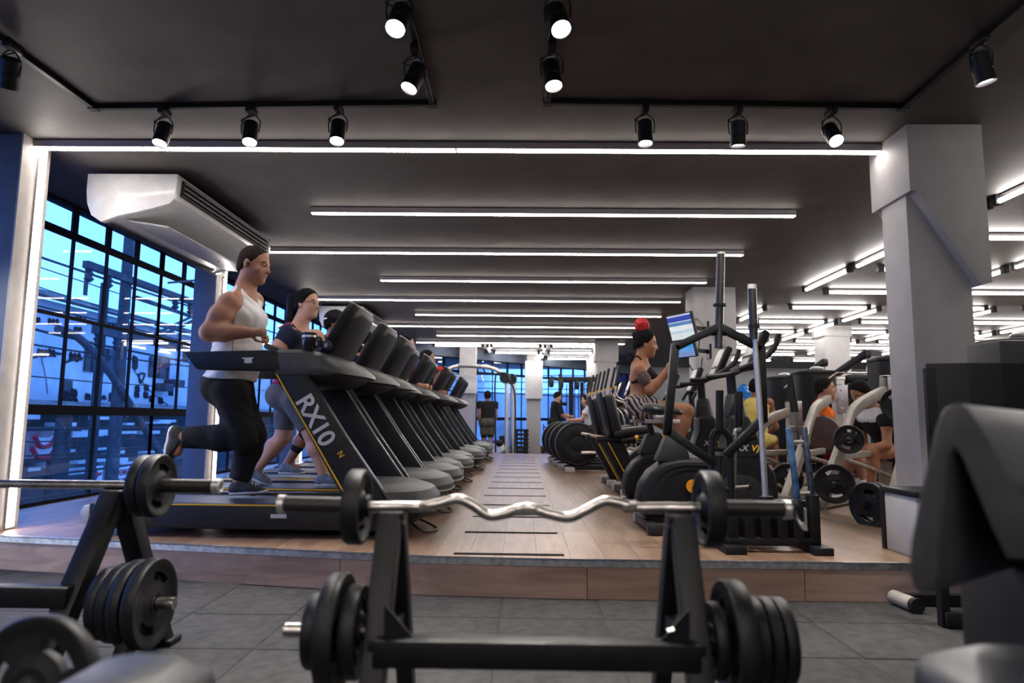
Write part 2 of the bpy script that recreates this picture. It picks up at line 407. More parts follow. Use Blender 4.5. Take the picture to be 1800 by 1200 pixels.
# left pilasters with a vertical LED profile in the reveal
def pilaster(i, yc):
    w = struct('wall_pilaster', (-3.4, yc, PZ))
    obj('shaft', MB().span((-.25, -.135, 0), (-.012, .135, CZ - PZ)), M_navy, w, bev=.006)
    obj('reveal', MB().span((-.012, -.135, 0), (0, .135, CZ - PZ)), M_beige, w)
    l = thing('vertical_light', ['white vertical LED strip on the pilaster cut by the left edge', 'white vertical LED strip on the pilaster behind the running man', 'white vertical LED strip on the pilaster behind the woman in glasses', 'white vertical LED strip on the farthest pilaster of the window side'][i], 'light', (-3.4, yc + .045, PZ), group='vertical LED strips')
    obj('profile', MB().span((0, -.036, .01), (.012, .036, CZ - PZ - .02)), M_alud, l)
    obj('diffuser', MB().span((.012, -.030, .02), (.020, .030, CZ - PZ - .04)), M_led, l)
for i, y in enumerate((4.52, 7.50, 10.42, 13.45)): pilaster(i, y)

# right-hand column with a haunched head, ledge in front of it
def column(name, loc, w, d, cap, labelbox=True):
    """cap: (extra left, extra right, depth extra, drop left, drop right)"""
    c = struct(name, loc); z0 = loc[2]; H = CZ - z0
    obj('shaft', MB().span((0, 0, 0), (w, d, H - .05)), M_col, c, bev=.008)
    el, er, ed, dl, dr = cap
    poly = [(-el, H), (w + er, H), (w + er, H - dr), (w + er - .07, H - dr - .02), (.02, H - dl), (-el, H - dl)]
    obj('capital', MB().prism(poly, 'y', -ed, d + ed), M_col, c, bev=.005)
    return c
CX, CY = 2.45, 4.30
column('column', (CX, CY, PZ), .385, .30, (.02, .07, .09, .44, 1.02))
lg = struct('trim_2', (2.2, 3.93, PZ))
obj('ledge_box', MB().span((0, 0, 0), (2.2, .36, .34)), M_col, lg, bev=.006)
obj('ledge_edge', MB().span((-.012, -.012, .34), (2.2, .37, .372)), M_blk, lg, bev=.004)
obj('corner_strip', MB().span((-.012, .335, 0), (.012, .372, .34)), M_blk, lg)
column('column', (2.42, 9.6, PZ), .50, .4, (.03, .07, .03, .45, .95))
column('column', (1.75, 16.2, 0), .45, .45, (.05, .05, .03, .5, .5))
column('column', (5.9, 13.4, PZ), .5, .5, (.03, .03, .02, .2, .2))
def wcolumn(name, px, Y, w, boxz):
    p = atY(px, 700, Y); c = struct(name, (p.x, Y, 0))
    obj('shaft', MB().span((-w / 2, -w / 2, 0), (w / 2, w / 2, CZ)), M_col, c)
    obj('electrical_box', MB().span((-w * .62, -w / 2 - .14, boxz[0]), (w * .62, -w / 2, boxz[1])), M_wht, c, bev=.01)
    return c
wcolumn('column', 938, 19.6, .40, (1.55, 2.62)); wcolumn('column', 822, 17.9, .42, (1.62, 2.1)); wcolumn('column', 1050, 19.9, .55, (2.0, 2.7))

# ================================================================== LINEAR CEILING LIGHTS
lp = None
def linear(x0, x1, y, label):
    l = thing('linear_light', label, 'light', ((x0 + x1) / 2, y, CZ - .004), group='linear ceiling lights'); h = (x1 - x0) / 2
    l.rotation_euler = (0, 0, .006)
    obj('housing', MB().span((-h, -.028, -.052), (h, .028, 0)), M_alud, l, bev=.003, seg=1)
    obj('diffuser', MB().span((-h + .004, -.0275, -.0575), (h - .004, .0275, -.052)), M_led, l)
    for s in (-1, 1): obj('end_cap', MB().span((s * h - .004, -.028, -.060), (s * h + .004, .028, 0)), M_alud, l)
    obj('joint_clip', MB().span((.02, -.031, -.058), (.03, .031, 0)), M_alud, l)
names = ['longest linear LED, nearest, ending above the right column', 'second linear LED from the front, the short one', 'third linear LED, starting behind the running man\'s head', 'fourth linear LED, between two longer ones', 'fifth linear LED, above the woman in glasses', 'sixth linear LED, short one over the treadmill consoles', 'seventh linear LED, left end by the second air conditioner', 'eighth linear LED, short and thin near the far tubes', 'farthest linear LED before the fluorescent tubes']
for k in range(9):
    linear((-3.43 if k < 8 else -2.6) if k % 2 == 0 else -1.93, 2.43, [4.52, 6.0, 7.46, 9.0, 10.5, 12.0, 13.5, 15.0, 16.4][k], names[k])

# ================================================================== FLUORESCENT TUBES
tube0 = None; NT = 0
ORD = ['first', 'second', 'third', 'fourth', 'fifth', 'sixth', 'seventh', 'eighth', 'ninth', 'tenth']
def tube_light(x, y, along_y, L, label):
    global tube0, NT
    if tube0 is None:
        t = thing('tube_light', 'x', 'light', (0, 0, 0), group='fluorescent tubes on the far ceiling')
        obj('tube', MB().tube([(-.55, 0, -.06), (.55, 0, -.06)], .021, 8), M_tube, t)
        obj('back_bar', MB().span((-.55, -.008, -.018), (.55, .008, 0)), M_blk, t)
        for s in (-1, 1): obj('end_cap', MB().span((s * .55, -.032, -.09), (s * .62, .032, 0)), M_blk, t, bev=.006)
        tube0 = t
    else: t = copy_tree(tube0)
    t.location = (x, y, CZ); t.rotation_euler = (0, 0, PI / 2 if along_y else 0); t.scale = (L / 1.24, 1, 1); NT += 1
    t['label'] = label
    return t
ROWS = [6.69, 8.12, 9.6, 10.92, 12.48, 13.9, 15.5, 16.85, 18.6, 20.4]
for j, y in enumerate(ROWS):
    for i, x in enumerate((4.9, 6.76, 8.62, 10.48, 12.1)):
        if y < 8 and i > 1: continue
        if i == 0 and y > 17.5 or i > 2 and y < 9: continue
        tube_light(x, y, False, 1.32 if i < 4 else 1.1, 'crosswise fluorescent tube, %s row from the front, %s from the left' % (ORD[j], ORD[i]))
for i, x in enumerate((3.93, 5.78, 7.63, 9.6)):
    for j, (a, b) in enumerate(((4.25, 5.62), (5.66, 6.92), (6.95, 8.02), (8.12, 9.5), (11.05, 12.4), (12.6, 13.85), (13.95, 15.3), (15.6, 16.9), (17.1, 18.4))):
        if x < 4 and a > 13 or x > 9 and a < 11 or (x > 5 and x < 6 and 9 < a < 11): continue
        tube_light(x, (a + b) / 2, True, b - a, 'lengthwise fluorescent tube, %s line from the left, %s place from the front' % (ORD[i], ORD[j]))
for j, y in enumerate((16.95, 18.7, 20.4)):
    for i, x in enumerate((-1.64, -.2, 1.3)):
        if y > 20 and i == 0: continue
        tube_light(x, y, False, 1.28, 'crosswise tube over the aisle end, %s row from the front, %s' % (ORD[j], ['left', 'middle', 'right'][i]))
for i, x in enumerate((-.92, .54, 2.1)):
    for j, y in enumerate((17.8, 19.5)):
        if x < -.5 and y > 19: continue
        tube_light(x, y, True, 1.2, 'lengthwise tube over the aisle end, %s line, %s' % (['left', 'middle', 'right'][i], ['nearer', 'farther'][j]))
tube_light(10.9, 15.6, True, 1.5, 'single lengthwise tube far right beyond the big column'); tube_light(9.2, 20.3, True, 1.4, 'lone lengthwise tube near the far right corner')

# ================================================================== TRACK LIGHTS
def track(label, a, corner1, corner2, b):
    t = thing('lighting_track', label, 'light track', (corner1[0], corner1[1], CZ), group='ceiling light tracks')
    for p, q in ((a, corner1), (corner1, corner2), (corner2, b)):
        P, Q = V((p[0], p[1], CZ - .016)), V((q[0], q[1], CZ - .016)); d = (Q - P).normalized() * .017
        obj('rail', MB().bar(P - d, Q + d, .034, .032), M_met, t, world=True, bev=.003, seg=1)
    for p in (corner1, corner2): obj('corner_joint', MB().box((p[0], p[1], CZ - .018), (.05, .05, .036)), M_met, t, world=True)
track('black U-shaped ceiling track on the left, four spotlights in view', (-2.66, .6), (-2.65, 3.96), (-.56, 3.90), (-.52, .6))
track('black U-shaped ceiling track on the right, five spotlights in view', (.12, .6), (.13, 3.88), (2.26, 3.94), (2.2, .6))
def spotlight(px, py, Y, aim, label, on=True, tz=None):
    p = atY(px, py, Y); p.z = CZ - .034; a = V(aim).normalized()
    t = thing('track_spotlight', label, 'spotlight', p, group='track spotlights')
    obj('adapter', MB().span((-.02, -.05, -.045), (.02, .05, 0)), M_met, t, bev=.004)
    c = V((0, 0, -.155)) + a * .012
    side = a.cross(V((0, 1, 0)));
    if side.length < .2: side = V((1, 0, 0))
    side.normalize()
    for s in (-1, 1):
        obj('yoke', MB().tube(bez([(0, 0, -.045), side * (s * .03) + V((0, 0, -.06)), side * (s * .056) + V((0, 0, -.10)), c + side * (s * .052)], 4), .004, 6), M_met, t)
    obj('cable', MB().tube(bez([V((.005, .02, -.045)), V((-.05, .0, -.075)), V((-.055, 0, -.09)), c - a * .075], 5), .004, 6), M_blk, t)
    h = obj('lamp_body', MB().lathe([(.0, -.078), (.034, -.078), (.044, -.07), (.044, .0), (.0455, .002), (.0455, .01), (.044, .012), (.046, .072), (.041, .072), (.039, .05), (.001, .048)], c, a, 24), M_met, t)
    obj('lens', MB().lathe([(.001, .058), (.039, .058)], c, a, 20), M_lens if on else M_blk2, t)
    if on:
        ld = bpy.data.lights.new('spot_lamp', 'SPOT'); ld.energy = SPOT_W; ld.spot_size = math.radians(70); ld.spot_blend = .6; ld.shadow_soft_size = .04; ld.color = (1, .95, .88)
        lo = bpy.data.objects.new('spot_lamp', ld); C.objects.link(lo); lo.parent = t
        z = -a; x = z.cross(V((0, 1, 0))); x = x.normalized() if x.length > .1 else V((1, 0, 0)); y = z.cross(x)
        m = Matrix((x, y, z)).transposed().to_4x4(); m.translation = c + a * .08; lo.matrix_local = m
spotlight(290, 190, 3.94, (-.03, -.35, -1), 'lit spotlight at the left end of the left front track run')
spotlight(443, 182, 3.92, (.12, -.35, -1), 'lit spotlight in the middle of the left front track run')
spotlight(596, 180, 3.90, (.05, -.35, -1), 'lit spotlight on the left track nearest its inner corner, front run')
spotlight(1133, 178, 3.90, (0, -.14, -1), 'lit spotlight on the right track nearest its inner corner, front run')
spotlight(1296, 180, 3.91, (0, .12, -1), 'unlit looking dark spotlight in the middle of the right front track run')
spotlight(1460, 187, 3.93, (.03, -.75, -1), 'brightest spotlight, facing the viewer at the right end of the front run')
spotlight(731, 82, 3.25, (-.34, -.30, -1), 'lit spotlight tilted left on the inner side run of the left track')
spotlight(970, 78, 3.22, (.12, -.30, -1), 'lit spotlight on the inner side run of the right track')
spotlight(704, -34, 2.75, (-.12, -.55, -1), 'lit spotlight cut by the top edge, left track')
spotlight(980, -36, 2.75, (.2, -.5, -1), 'lit spotlight cut by the top edge, right track')
spotlight(22, 85, 3.2, (-.4, .5, -1), 'dark spotlight at the left picture edge aimed away')
spotlight(1722, 72, 3.15, (.22, .03, -1), 'lit spotlight on the outer side run of the right track')
# added lamps out of view, there to brighten faces turned to the viewer
for y, n in ((-.4, 'nearest'), (-1.2, 'second'), (-2.0, 'third'), (-2.8, 'rearmost')): linear(-3.43, 2.43, y, '%s unseen linear LED, added as fill light behind the viewer' % n)
for x in (4.2, 6.5):  # tubes added as more fill light, outside the view
    for y in (-1.5, 1.0, 3.5): tube_light(x, y, False, 1.4, 'unseen fluorescent tube added as fill light, %s line, %s place' % ('inner' if x < 5 else 'outer', {-1.5: 'rear', 1.0: 'middle', 3.5: 'front'}[y]))
# ================================================================== OUTSIDE THE GLASS
M_bld = mat('pale rendered wall', (0.55, 0.57, 0.57), .9, var=.10, scale=1.2, bump=.1, bscale=8)
M_bld2 = mat('stained concrete wall', (0.42, 0.43, 0.43), .9, var=.3, scale=.6)
M_conc = mat('grey concrete pole', (0.05, 0.052, 0.055), .9, var=.2, scale=6)
M_dark = mat('dark opening', (0.03, 0.035, 0.04), .5, var=.2, scale=3)
M_asph = mat('street asphalt', (0.07, 0.07, 0.07), .95, var=.2)
M_roof = mat('fibre cement roof', (0.20, 0.19, 0.18), .9, var=.2, scale=3)
M_graf = mat('graffiti paint', (0.012, 0.012, 0.015), .8, var=0)
M_wire = mat('cable sheath', (0.02, 0.02, 0.02), .7, var=0)
M_red = mat('red sign letters', (0.50, 0.02, 0.04), .6, var=0)
M_leaf = mat('dark foliage', (0.03, 0.06, 0.025), .8, var=.4, scale=8)
sobj('floor_street', MB().span((-60, -30, -4.1), (-4.3, 60, -4.0)), M_asph)
XB = -11.0
def on(px, py, dx=0.0): p = atX(px, py, XB + dx); return p
b = thing('neighbour_building', 'pale building across the street with scribbled graffiti and dark windows', 'building', (XB, 18, -4))
zt = on(60, 521).z; zb = on(60, 706).z
ya, yb = 9.0, 36.0
obj('wall', MB().span((XB - 5, ya, zb), (XB, yb, zt)), M_bld, b, world=True)
obj('shop_front', MB().span((XB - 5, ya, -4), (XB - .5, yb, zb - .02)), M_dark, b, world=True)
obj('roof', MB().prism([(XB + .5, zt - .02), (XB - 5.2, zt + 1.3), (XB - 5.2, zt + 1.4), (XB + .5, zt + .08)], 'y', ya - .3, yb), M_roof, b, world=True)
obj('awning', MB().prism([(XB, zb + .05), (XB + .7, zb - .12), (XB + .7, zb - .17), (XB, zb - .02)], 'y', ya, yb), M_roof, b, world=True)
for (x0, y0, x1, y1) in ((150, 608, 172, 655), (174, 610, 199, 657), (263, 626, 293, 666)):
    p, q = on(x0, y0), on(x1, y1); f = obj('window', MB().span((XB - .05, p.y, q.z), (XB + .03, q.y, p.z)), M_dark, b, world=True)
    for k in range(3):
        y = p.y + (q.y - p.y) * k / 2; obj('window_bar', MB().span((XB + .03, y - .03, q.z), (XB + .06, y + .03, p.z)), M_conc, f, world=True)
    obj('window_bar', MB().span((XB + .03, p.y, (p.z * .62 + q.z * .38) - .03), (XB + .06, q.y, (p.z * .62 + q.z * .38) + .03)), M_conc, f, world=True)
for (x0, y0, x1, y1) in ((272, 673, 286, 688), (288, 666, 306, 680)):
    p, q = on(x0, y0), on(x1, y1); obj('condenser', MB().span((XB, p.y, q.z), (XB + .35, q.y, p.z)), M_conc, b, world=True, bev=.03)
for (x0, y0, x1, y1) in ((112, 668, 124, 706), (260, 711, 290, 724)):
    p, q = on(x0, y0), on(x1, y1); obj('door_opening', MB().span((XB - .05, p.y, q.z), (XB + .02, q.y, p.z)), M_dark, b, world=True)
def scribble(pts, r=.03, jit=0, n=1, name='graffiti_stroke'):
    mb = MB(); q = [on(x + rnd.uniform(-jit, jit), y + rnd.uniform(-jit, jit), .015) for x, y in pts]; mb.tube(bez(q, 4), r, 5); return obj(name, mb, M_graf, b, world=True)
def loops(x0, y0, w, h, n, r=.028):
    pts = []
    for k in range(n * 4 + 1):
        t = k / 4; pts.append((x0 + w * t / n + math.sin(t * 2 * PI) * w / n * .5, y0 + math.cos(t * 2 * PI) * h * .5 * (1 + .2 * math.sin(k))))
    scribble(pts, r)
scribble([(50, 631), (70, 624), (90, 620), (108, 622)]); loops(65, 620, 32, 11, 5); loops(121, 627, 22, 13, 3); scribble([(114, 637), (128, 632), (145, 629)])
loops(105, 695, 16, 15, 3, .04); loops(124, 694, 11, 18, 2, .04); loops(150, 697, 9, 9, 2, .03); loops(172, 698, 14, 5, 2, .03); loops(192, 698, 6, 12, 2, .03)
loops(234, 637, 6, 18, 3, .05); scribble([(244, 657), (254, 657), (250, 670), (246, 672), (244, 657)], .03); scribble([(232, 645), (262, 685), (300, 715)], .012)
for (x, y) in ((241, 683), (257, 681), (240, 693), (256, 694), (266, 701), (282, 704), (300, 690)): loops(x - 3, y, 6, 7, 2, .05)
loops(58, 562, 13, 8, 3, .02); loops(84, 565, 20, 9, 3, .02); scribble([(135, 555), (138, 563), (142, 555), (146, 564), (152, 556)], .02); scribble([(185, 566), (189, 580), (192, 568), (195, 582), (199, 567), (203, 580), (206, 566)], .02); loops(130, 578, 14, 6, 3, .02); loops(225, 580, 14, 14, 3, .02)
scribble([(72, 625), (80, 660), (84, 692)], .008)
# low shops with the advertising boards, below the wall
def board(name, px0, py0, px1, py1, x, m, label, cat='sign'):
    p, q = atX(px0, py0, x), atX(px1, py1, x); t = thing(name, label, cat, (x, (p.y + q.y) / 2, q.z))
    obj('panel', MB().span((x - .06, p.y, q.z), (x, q.y, p.z)), m, t, world=True)
    for y in (p.y + .1, q.y - .1): obj('post', MB().span((x - .14, y - .04, -4), (x - .07, y + .04, p.z)), M_conc, t, world=True)
    return t, p, q
M_bb = mat('billboard skin print', (0.30, 0.20, 0.20), .6, var=.3, scale=2)
t, p, q = board('billboard', 52, 758, 102, 802, -9.6, M_bb, 'billboard behind the blue glass showing a close-up of two smiling mouths', 'billboard')
for (z, w, up) in ((.72, .36, 1), (.30, .42, -1)):
    zc = q.z + (p.z - q.z) * z; yc = (p.y + q.y) / 2; hw = (q.y - p.y) * w
    pts = [(yc - hw, zc + .06), (yc - hw * .4, zc + .02), (yc + hw * .4, zc + .02), (yc + hw, zc + .08), (yc + hw * .5, zc - .12), (yc, zc - .17), (yc - hw * .5, zc - .13)]
    obj('smile', MB().prism(pts, 'x', -9.6, -9.592), M_wht, t, world=True)
    obj('lip', MB().tube(bez([(-9.59, y, zz) for y, zz in pts[3:] + pts[:1]], 4), .05, 5), M_red, t, world=True)
p, q = atX(40, 796, -9.55), atX(104, 806, -9.55)
t, p, q = board('shop_banner', 188, 820, 262, 844, -9.0, M_wht, 'white banner with red lettering low behind the blue glass')
mw = axes((0, 0, 0), (0, 1, 0), (1, 0, 0)); mw.translation = V((.004, 0, (p.z - q.z) * .62))
text_obj('lettering', 'ACADEMIA DA VISÃO', (p.z - q.z) * .42, M_red, t, mw)
mw = mw.copy(); mw.translation = V((.004, 0, (p.z - q.z) * .22)); text_obj('small_print', 'ILUMINAÇÃO', (p.z - q.z) * .3, M_graf, t, mw)
t, p, q = board('shop_placard', 163, 820, 180, 843, -9.0, M_wht, 'small white placard with a dark arrow left of the red lettered banner')
cy = (p.y + q.y) / 2; cz = (p.z + q.z) / 2; obj('arrow', MB().prism([(cy - .08, cz + .12), (cy + .02, cz), (cy + .14, cz + .02), (cy + .14, cz - .04), (cy + .02, cz - .06), (cy - .08, cz - .16)], 'x', -8.996, -8.99), M_red, t, world=True)
# stacked pale things and railings of the yard: cables seen against the bright street
st = MB()
for k in range(30):
    y = 12.5 + .42 * (k % 15) + rnd.uniform(-.1, .1); z = .15 + .85 * (k // 15) + rnd.uniform(-.3, .3); st.box((-10.3 + rnd.uniform(-.2, .1), y + 1.2, z - .25), (.25, rnd.uniform(.3, 1.1), rnd.uniform(.04, .16)))
y_ = obj('yard_rubble', st, M_bld, None); tag(y_, 'pale planks and scraps piled in the yard behind the lower panes', 'rubble', kind='stuff')
# utility poles
def pole(px, x, r, ztop, label):
    p = atX(px, 600, x); t = thing('utility_pole', label, 'utility pole', (x, p.y, -4))
    obj('shaft', MB().tube([(0, 0, 0), (0, 0, ztop + 4)], [r * 1.25, r * .9], 12), M_conc, t); return t, p.y
t, yp = pole(214, -8.0, .11, 4.6, 'tall round utility pole with two cross-arms in front of the pale building')
for (z, a, bb, h) in ((atX(214, 491, -8).z, -1.5, 2.6, .13), (atX(214, 589, -8).z, -1.1, 3.2, .2)):
    arm = obj('cross_arm', MB().bar((.14, a, z + 4), (.14, bb, z + 4), .12, h), M_conc, t)
    for y in (a + .12, a + .7, bb - .9, bb - .2): obj('insulator', MB().lathe([(.02, .02), (.07, .0), (.05, -.05), (.08, -.08), (.05, -.14), (.09, -.18), (.03, -.24)], (.14, y, z + 4 - h / 2), (0, 0, 1), 10), M_dark, arm)
z1 = atX(214, 491, -8).z + 4; z2 = atX(214, 589, -8).z + 4
obj('brace', MB().bar((.14, .15, z1 - .3), (.14, 2.7, z2 + .75), .05, .07), M_conc, t); obj('brace', MB().bar((.2, 1.0, z2 + .1), (.2, 2.7, z1 - .35), .05, .06), M_conc, t); obj('brace', MB().bar((.2, .75, z2 + .1), (.2, 2.4, z1 - .35), .04, .05), M_conc, t)
obj('hanging_plate', MB().span((.1, -1.45, z1 - .55), (.14, -1.38, z1 - .05)), M_conc, t)
obj('guy_tube', MB().tube(bez([(.15, -2.1, z2 - .15), (.15, -1.5, z2 - .25), (.15, -.6, z2 - .75), (.15, .6, z2 - 1.7), (.15, 1.9, z2 - 2.75)], 5), .07, 8), M_conc, t)
t, yp2 = pole(177, -8.6, .09, atX(177, 495, -8.6).z, 'thinner utility pole standing left of the pole with cross-arms')
t, yp3 = pole(124, -9.2, .16, atX(124, 735, -9.2).z, 'short thick dark post beside the billboard')
tag(obj('overhead_cables', (lambda mb: [mb.tube(bez([(-8.4 + rnd.uniform(-.8, .8), 6, z0), (-8.3, yp, z0 - rnd.uniform(.1, .4)), (-8.2, 30, z0 - rnd.uniform(-.2, .6))], 6), rnd.choice((.012, .018, .025)), 5) for z0 in (3.35, 3.6, 3.9, 2.7, 2.95, 2.35, 1.9, .9, .75, .6, .45, .3, .1, -.1, -.4)] and mb)(MB()), M_wire), 'black overhead cables sagging along the street outside', 'cables', kind='stuff')
# beyond the slanted far facade: a long wall, pale above, stained below
o = obj('boundary_wall', MB().span((-14, 33.0, -4), (16, 33.6, 2.25)), M_bld2); tag(o, 'stained dark lower boundary wall beyond the far windows', 'wall')
o = obj('rear_building', MB().span((-18, 38.0, -4), (-2.2, 46, 4.4)), M_bld); tag(o, 'pale plain building beyond the far windows on the left', 'building')
t = thing('utility_pole', 'utility pole seen through the far windows left of the cable machine', 'utility pole', (-2.6, 29, -4)); obj('shaft', MB().tube([(0, 0, 0), (0, 0, 9.5)], [.26, .2], 10), M_conc, t)
t = thing('utility_pole', 'utility pole seen through the far windows behind the cable station', 'utility pole', (3.4, 31, -4)); obj('shaft', MB().tube([(0, 0, 0), (0, 0, 9.5)], [.28, .2], 10), M_conc, t)
tag(obj('overhead_cables', (lambda mb: [mb.tube(bez([(-14, 30, z0 + .5), (0, 30, z0), (16, 30, z0 + .4)], 6), .02, 5) for z0 in (2.6, 2.9, 3.2, 3.5, 3.9, 2.3)] and mb)(MB()), M_wire), 'black cables crossing the sky beyond the far windows', 'cables', kind='stuff')
def shrub(x, y, z, r, h, label):
    mb = MB(); R = random.Random(int(x * 10 + 500))
    for k in range(260):
        a = R.uniform(0, 2 * PI); q = R.random() ** .5; zz = R.random(); rr = r * q * (1 - .75 * zz)
        p = V((x + rr * math.cos(a), y + rr * math.sin(a), z + h * zz)); s = R.uniform(.06, .13); n = V((R.uniform(-1, 1), R.uniform(-1, 1), R.uniform(-.2, 1))).normalized(); u = n.orthogonal().normalized(); w = n.cross(u)
        mb.add([p - u * s, p + w * s * .4, p + u * s, p - w * s * .4], [(0, 1, 2, 3)])
    t = thing('shrub', label, 'shrub', (x, y, z)); obj('foliage', mb, M_leaf, t, world=True, noclean=True)['kind'] = 'stuff'
    obj('stem', MB().tube([(0, 0, -1.5), (0, 0, h * .8)], [.06, .02], 6), M_conc, t)
shrub(-3.9, 27, -.6, .9, 3.2, 'tall dark conical shrub outside the far left window')
o = obj('tarpaulin', MB().loft([[V((x, 24.5 + .2 * math.sin(x * 3) + .3 * k, -.5 + .75 * math.sin(k * 1.1) + .06 * math.sin(x * 7 + k))) for x in [-3.4 + .2 * i for i in range(14)]] for k in range(4)], False), mat('blue tarpaulin', (0.05, .16, .42), .5, var=.3, scale=3, bump=.3, bscale=6)); tag(o, 'bright blue tarpaulin heaped outside below the far window', 'tarpaulin')

# ================================================================== AIR CONDITIONERS
def aircon(label, x0, x1, y0, y1, zt, zb):
    t = thing('air_conditioner', label, 'air conditioner', (x1, y0, zt), group='ceiling air conditioners')
    h = zt - zb; w = x1 - x0; L = y1 - y0
    # side profile in x,z seen from the end: flat top, round window side, sloping underside
    pr = [(0, 0), (0, -.10 * h / .36)] + [( -.02, -.30 * h), (-.06 * w / .7, -.60 * h)]
    prof = [(-w, 0), (0, 0), (.0, -.14 * h), (-.015, -.52 * h), (-.05, -.62 * h)] + [(-.05 - (w - .05) * k, -h * (.62 + .40 * k ** .85)) for k in (.2, .4, .6)] + [(-w + .13, -h), (-w + .05, -.86 * h), (-w + .012, -.62 * h), (-w, -.36 * h)]
    for n, (a, bb) in enumerate(((-.012, .05), (L - .05, L + .012))):
        o = obj('end_cover', MB().prism(prof, 'y', a, bb), M_wht, t, bev=.008)
    inner = [(x * .985 - .006, z * .965) for x, z in prof]
    obj('casing', MB().prism(inner, 'y', .05, L - .05), M_wht, t)
    sl = obj('air_outlet', MB().span((-.055, .07, -.40 * h), (.004, L - .07, -.07 * h)), M_dgry, t)
    for k in range(3): obj('louvre', MB().bar((.012, .09, -.12 * h - .10 * h * k), (.012, L - .09, -.12 * h - .10 * h * k), .035, .006, (.5, 0, 1)), M_lgr, sl)
    gr = obj('intake_grille', MB().bar((-w * .40, .10, -h * .945 - .0), (-w * .40, L - .10, -h * .945), w * .50, .014, (.16, 0, 1)), M_lgr, t, bev=.004)
    obj('intake_slot', MB().bar((-w * .78, .06, -h * 1.0), (-w * .78, L - .06, -h * 1.0), .03, .012), M_blk, t)
    obj('badge', MB().lathe([(.001, .006), (.02, .006), (.022, 0)], (-w * .38, L * .70, -h * .962), (0, 0, -1), 14), M_dgry, t)
    for y in (.2, L - .2): obj('hanger', MB().span((-w * .8, y - .03, -.002), (-w * .2, y + .03, CZ - zt - .002)), M_met, t)
    obj('drain_pipe', MB().tube(bez([(-w + .08, L - .02, -h * .6), (-w + .02, L + .5, -h * .75), (-w - .3, L + .6, -h * .8), (XW + .06 - x1, L + .6, -h * .9)], 5), .012, 6), M_lgr, t)
    return t
aircon('big white ceiling air conditioner above the running man, by the window', -3.36, -2.66, 5.02, 6.95, 2.80, 2.42)
aircon('smaller looking white ceiling air conditioner above the treadmill consoles', -3.40, -2.66, 11.15, 13.1, 2.80, 2.42)
# ================================================================== PEOPLE (signed distance field -> one continuous skin)
def surface_nets(F, o, h):
    """quad mesh of F = 0 on a regular grid with origin o and step h"""
    ins = F < 0; nx, ny, nz = F.shape
    cor = [(i, j, k) for i in (0, 1) for j in (0, 1) for k in (0, 1)]
    sl = lambda i, j, k: (slice(i, nx - 1 + i), slice(j, ny - 1 + j), slice(k, nz - 1 + k))
    cnt = np.zeros((nx - 1, ny - 1, nz - 1), np.int8)
    for c in cor: cnt += ins[sl(*c)]
    act = (cnt > 0) & (cnt < 8); idx = np.argwhere(act)
    if len(idx) == 0: return [], []
    num = np.full(act.shape, -1, np.int32); num[act] = np.arange(len(idx))
    val = {c: F[idx[:, 0] + c[0], idx[:, 1] + c[1], idx[:, 2] + c[2]] for c in cor}
    acc = np.zeros((len(idx), 3)); n = np.zeros(len(idx))
    for a in cor:
        for ax in range(3):
            if a[ax] == 1: continue
            b = list(a); b[ax] = 1; b = tuple(b); va, vb = val[a], val[b]; x = (va < 0) != (vb < 0)
            t = np.where(x, va / np.where(x, va - vb, 1), 0); p = np.array(a, float)[None, :].repeat(len(idx), 0); p[:, ax] += t
            acc += p * x[:, None]; n += x
    vs = o + (idx + acc / n[:, None]) * h
    fs = []
    for ax in range(3):
        u, w = [(1, 2), (2, 0), (0, 1)][ax]
        s0 = [slice(0, d) for d in F.shape]; s1 = list(s0); s0[ax] = slice(0, F.shape[ax] - 1); s1[ax] = slice(1, None)
        a, b = ins[tuple(s0)], ins[tuple(s1)]; e = np.argwhere(a != b)
        e = e[(e[:, u] > 0) & (e[:, w] > 0) & (e[:, u] < F.shape[u] - 1) & (e[:, w] < F.shape[w] - 1)]
        if len(e) == 0: continue
        flip = a[e[:, 0], e[:, 1], e[:, 2]]; q = []
        for (du, dw) in ((-1, -1), (0, -1), (0, 0), (-1, 0)):
            c = e.copy(); c[:, u] += du; c[:, w] += dw; q.append(num[c[:, 0], c[:, 1], c[:, 2]])
        q = np.stack(q, 1); q[~flip] = q[~flip][:, ::-1]; fs.append(q)
    return vs, np.concatenate(fs)

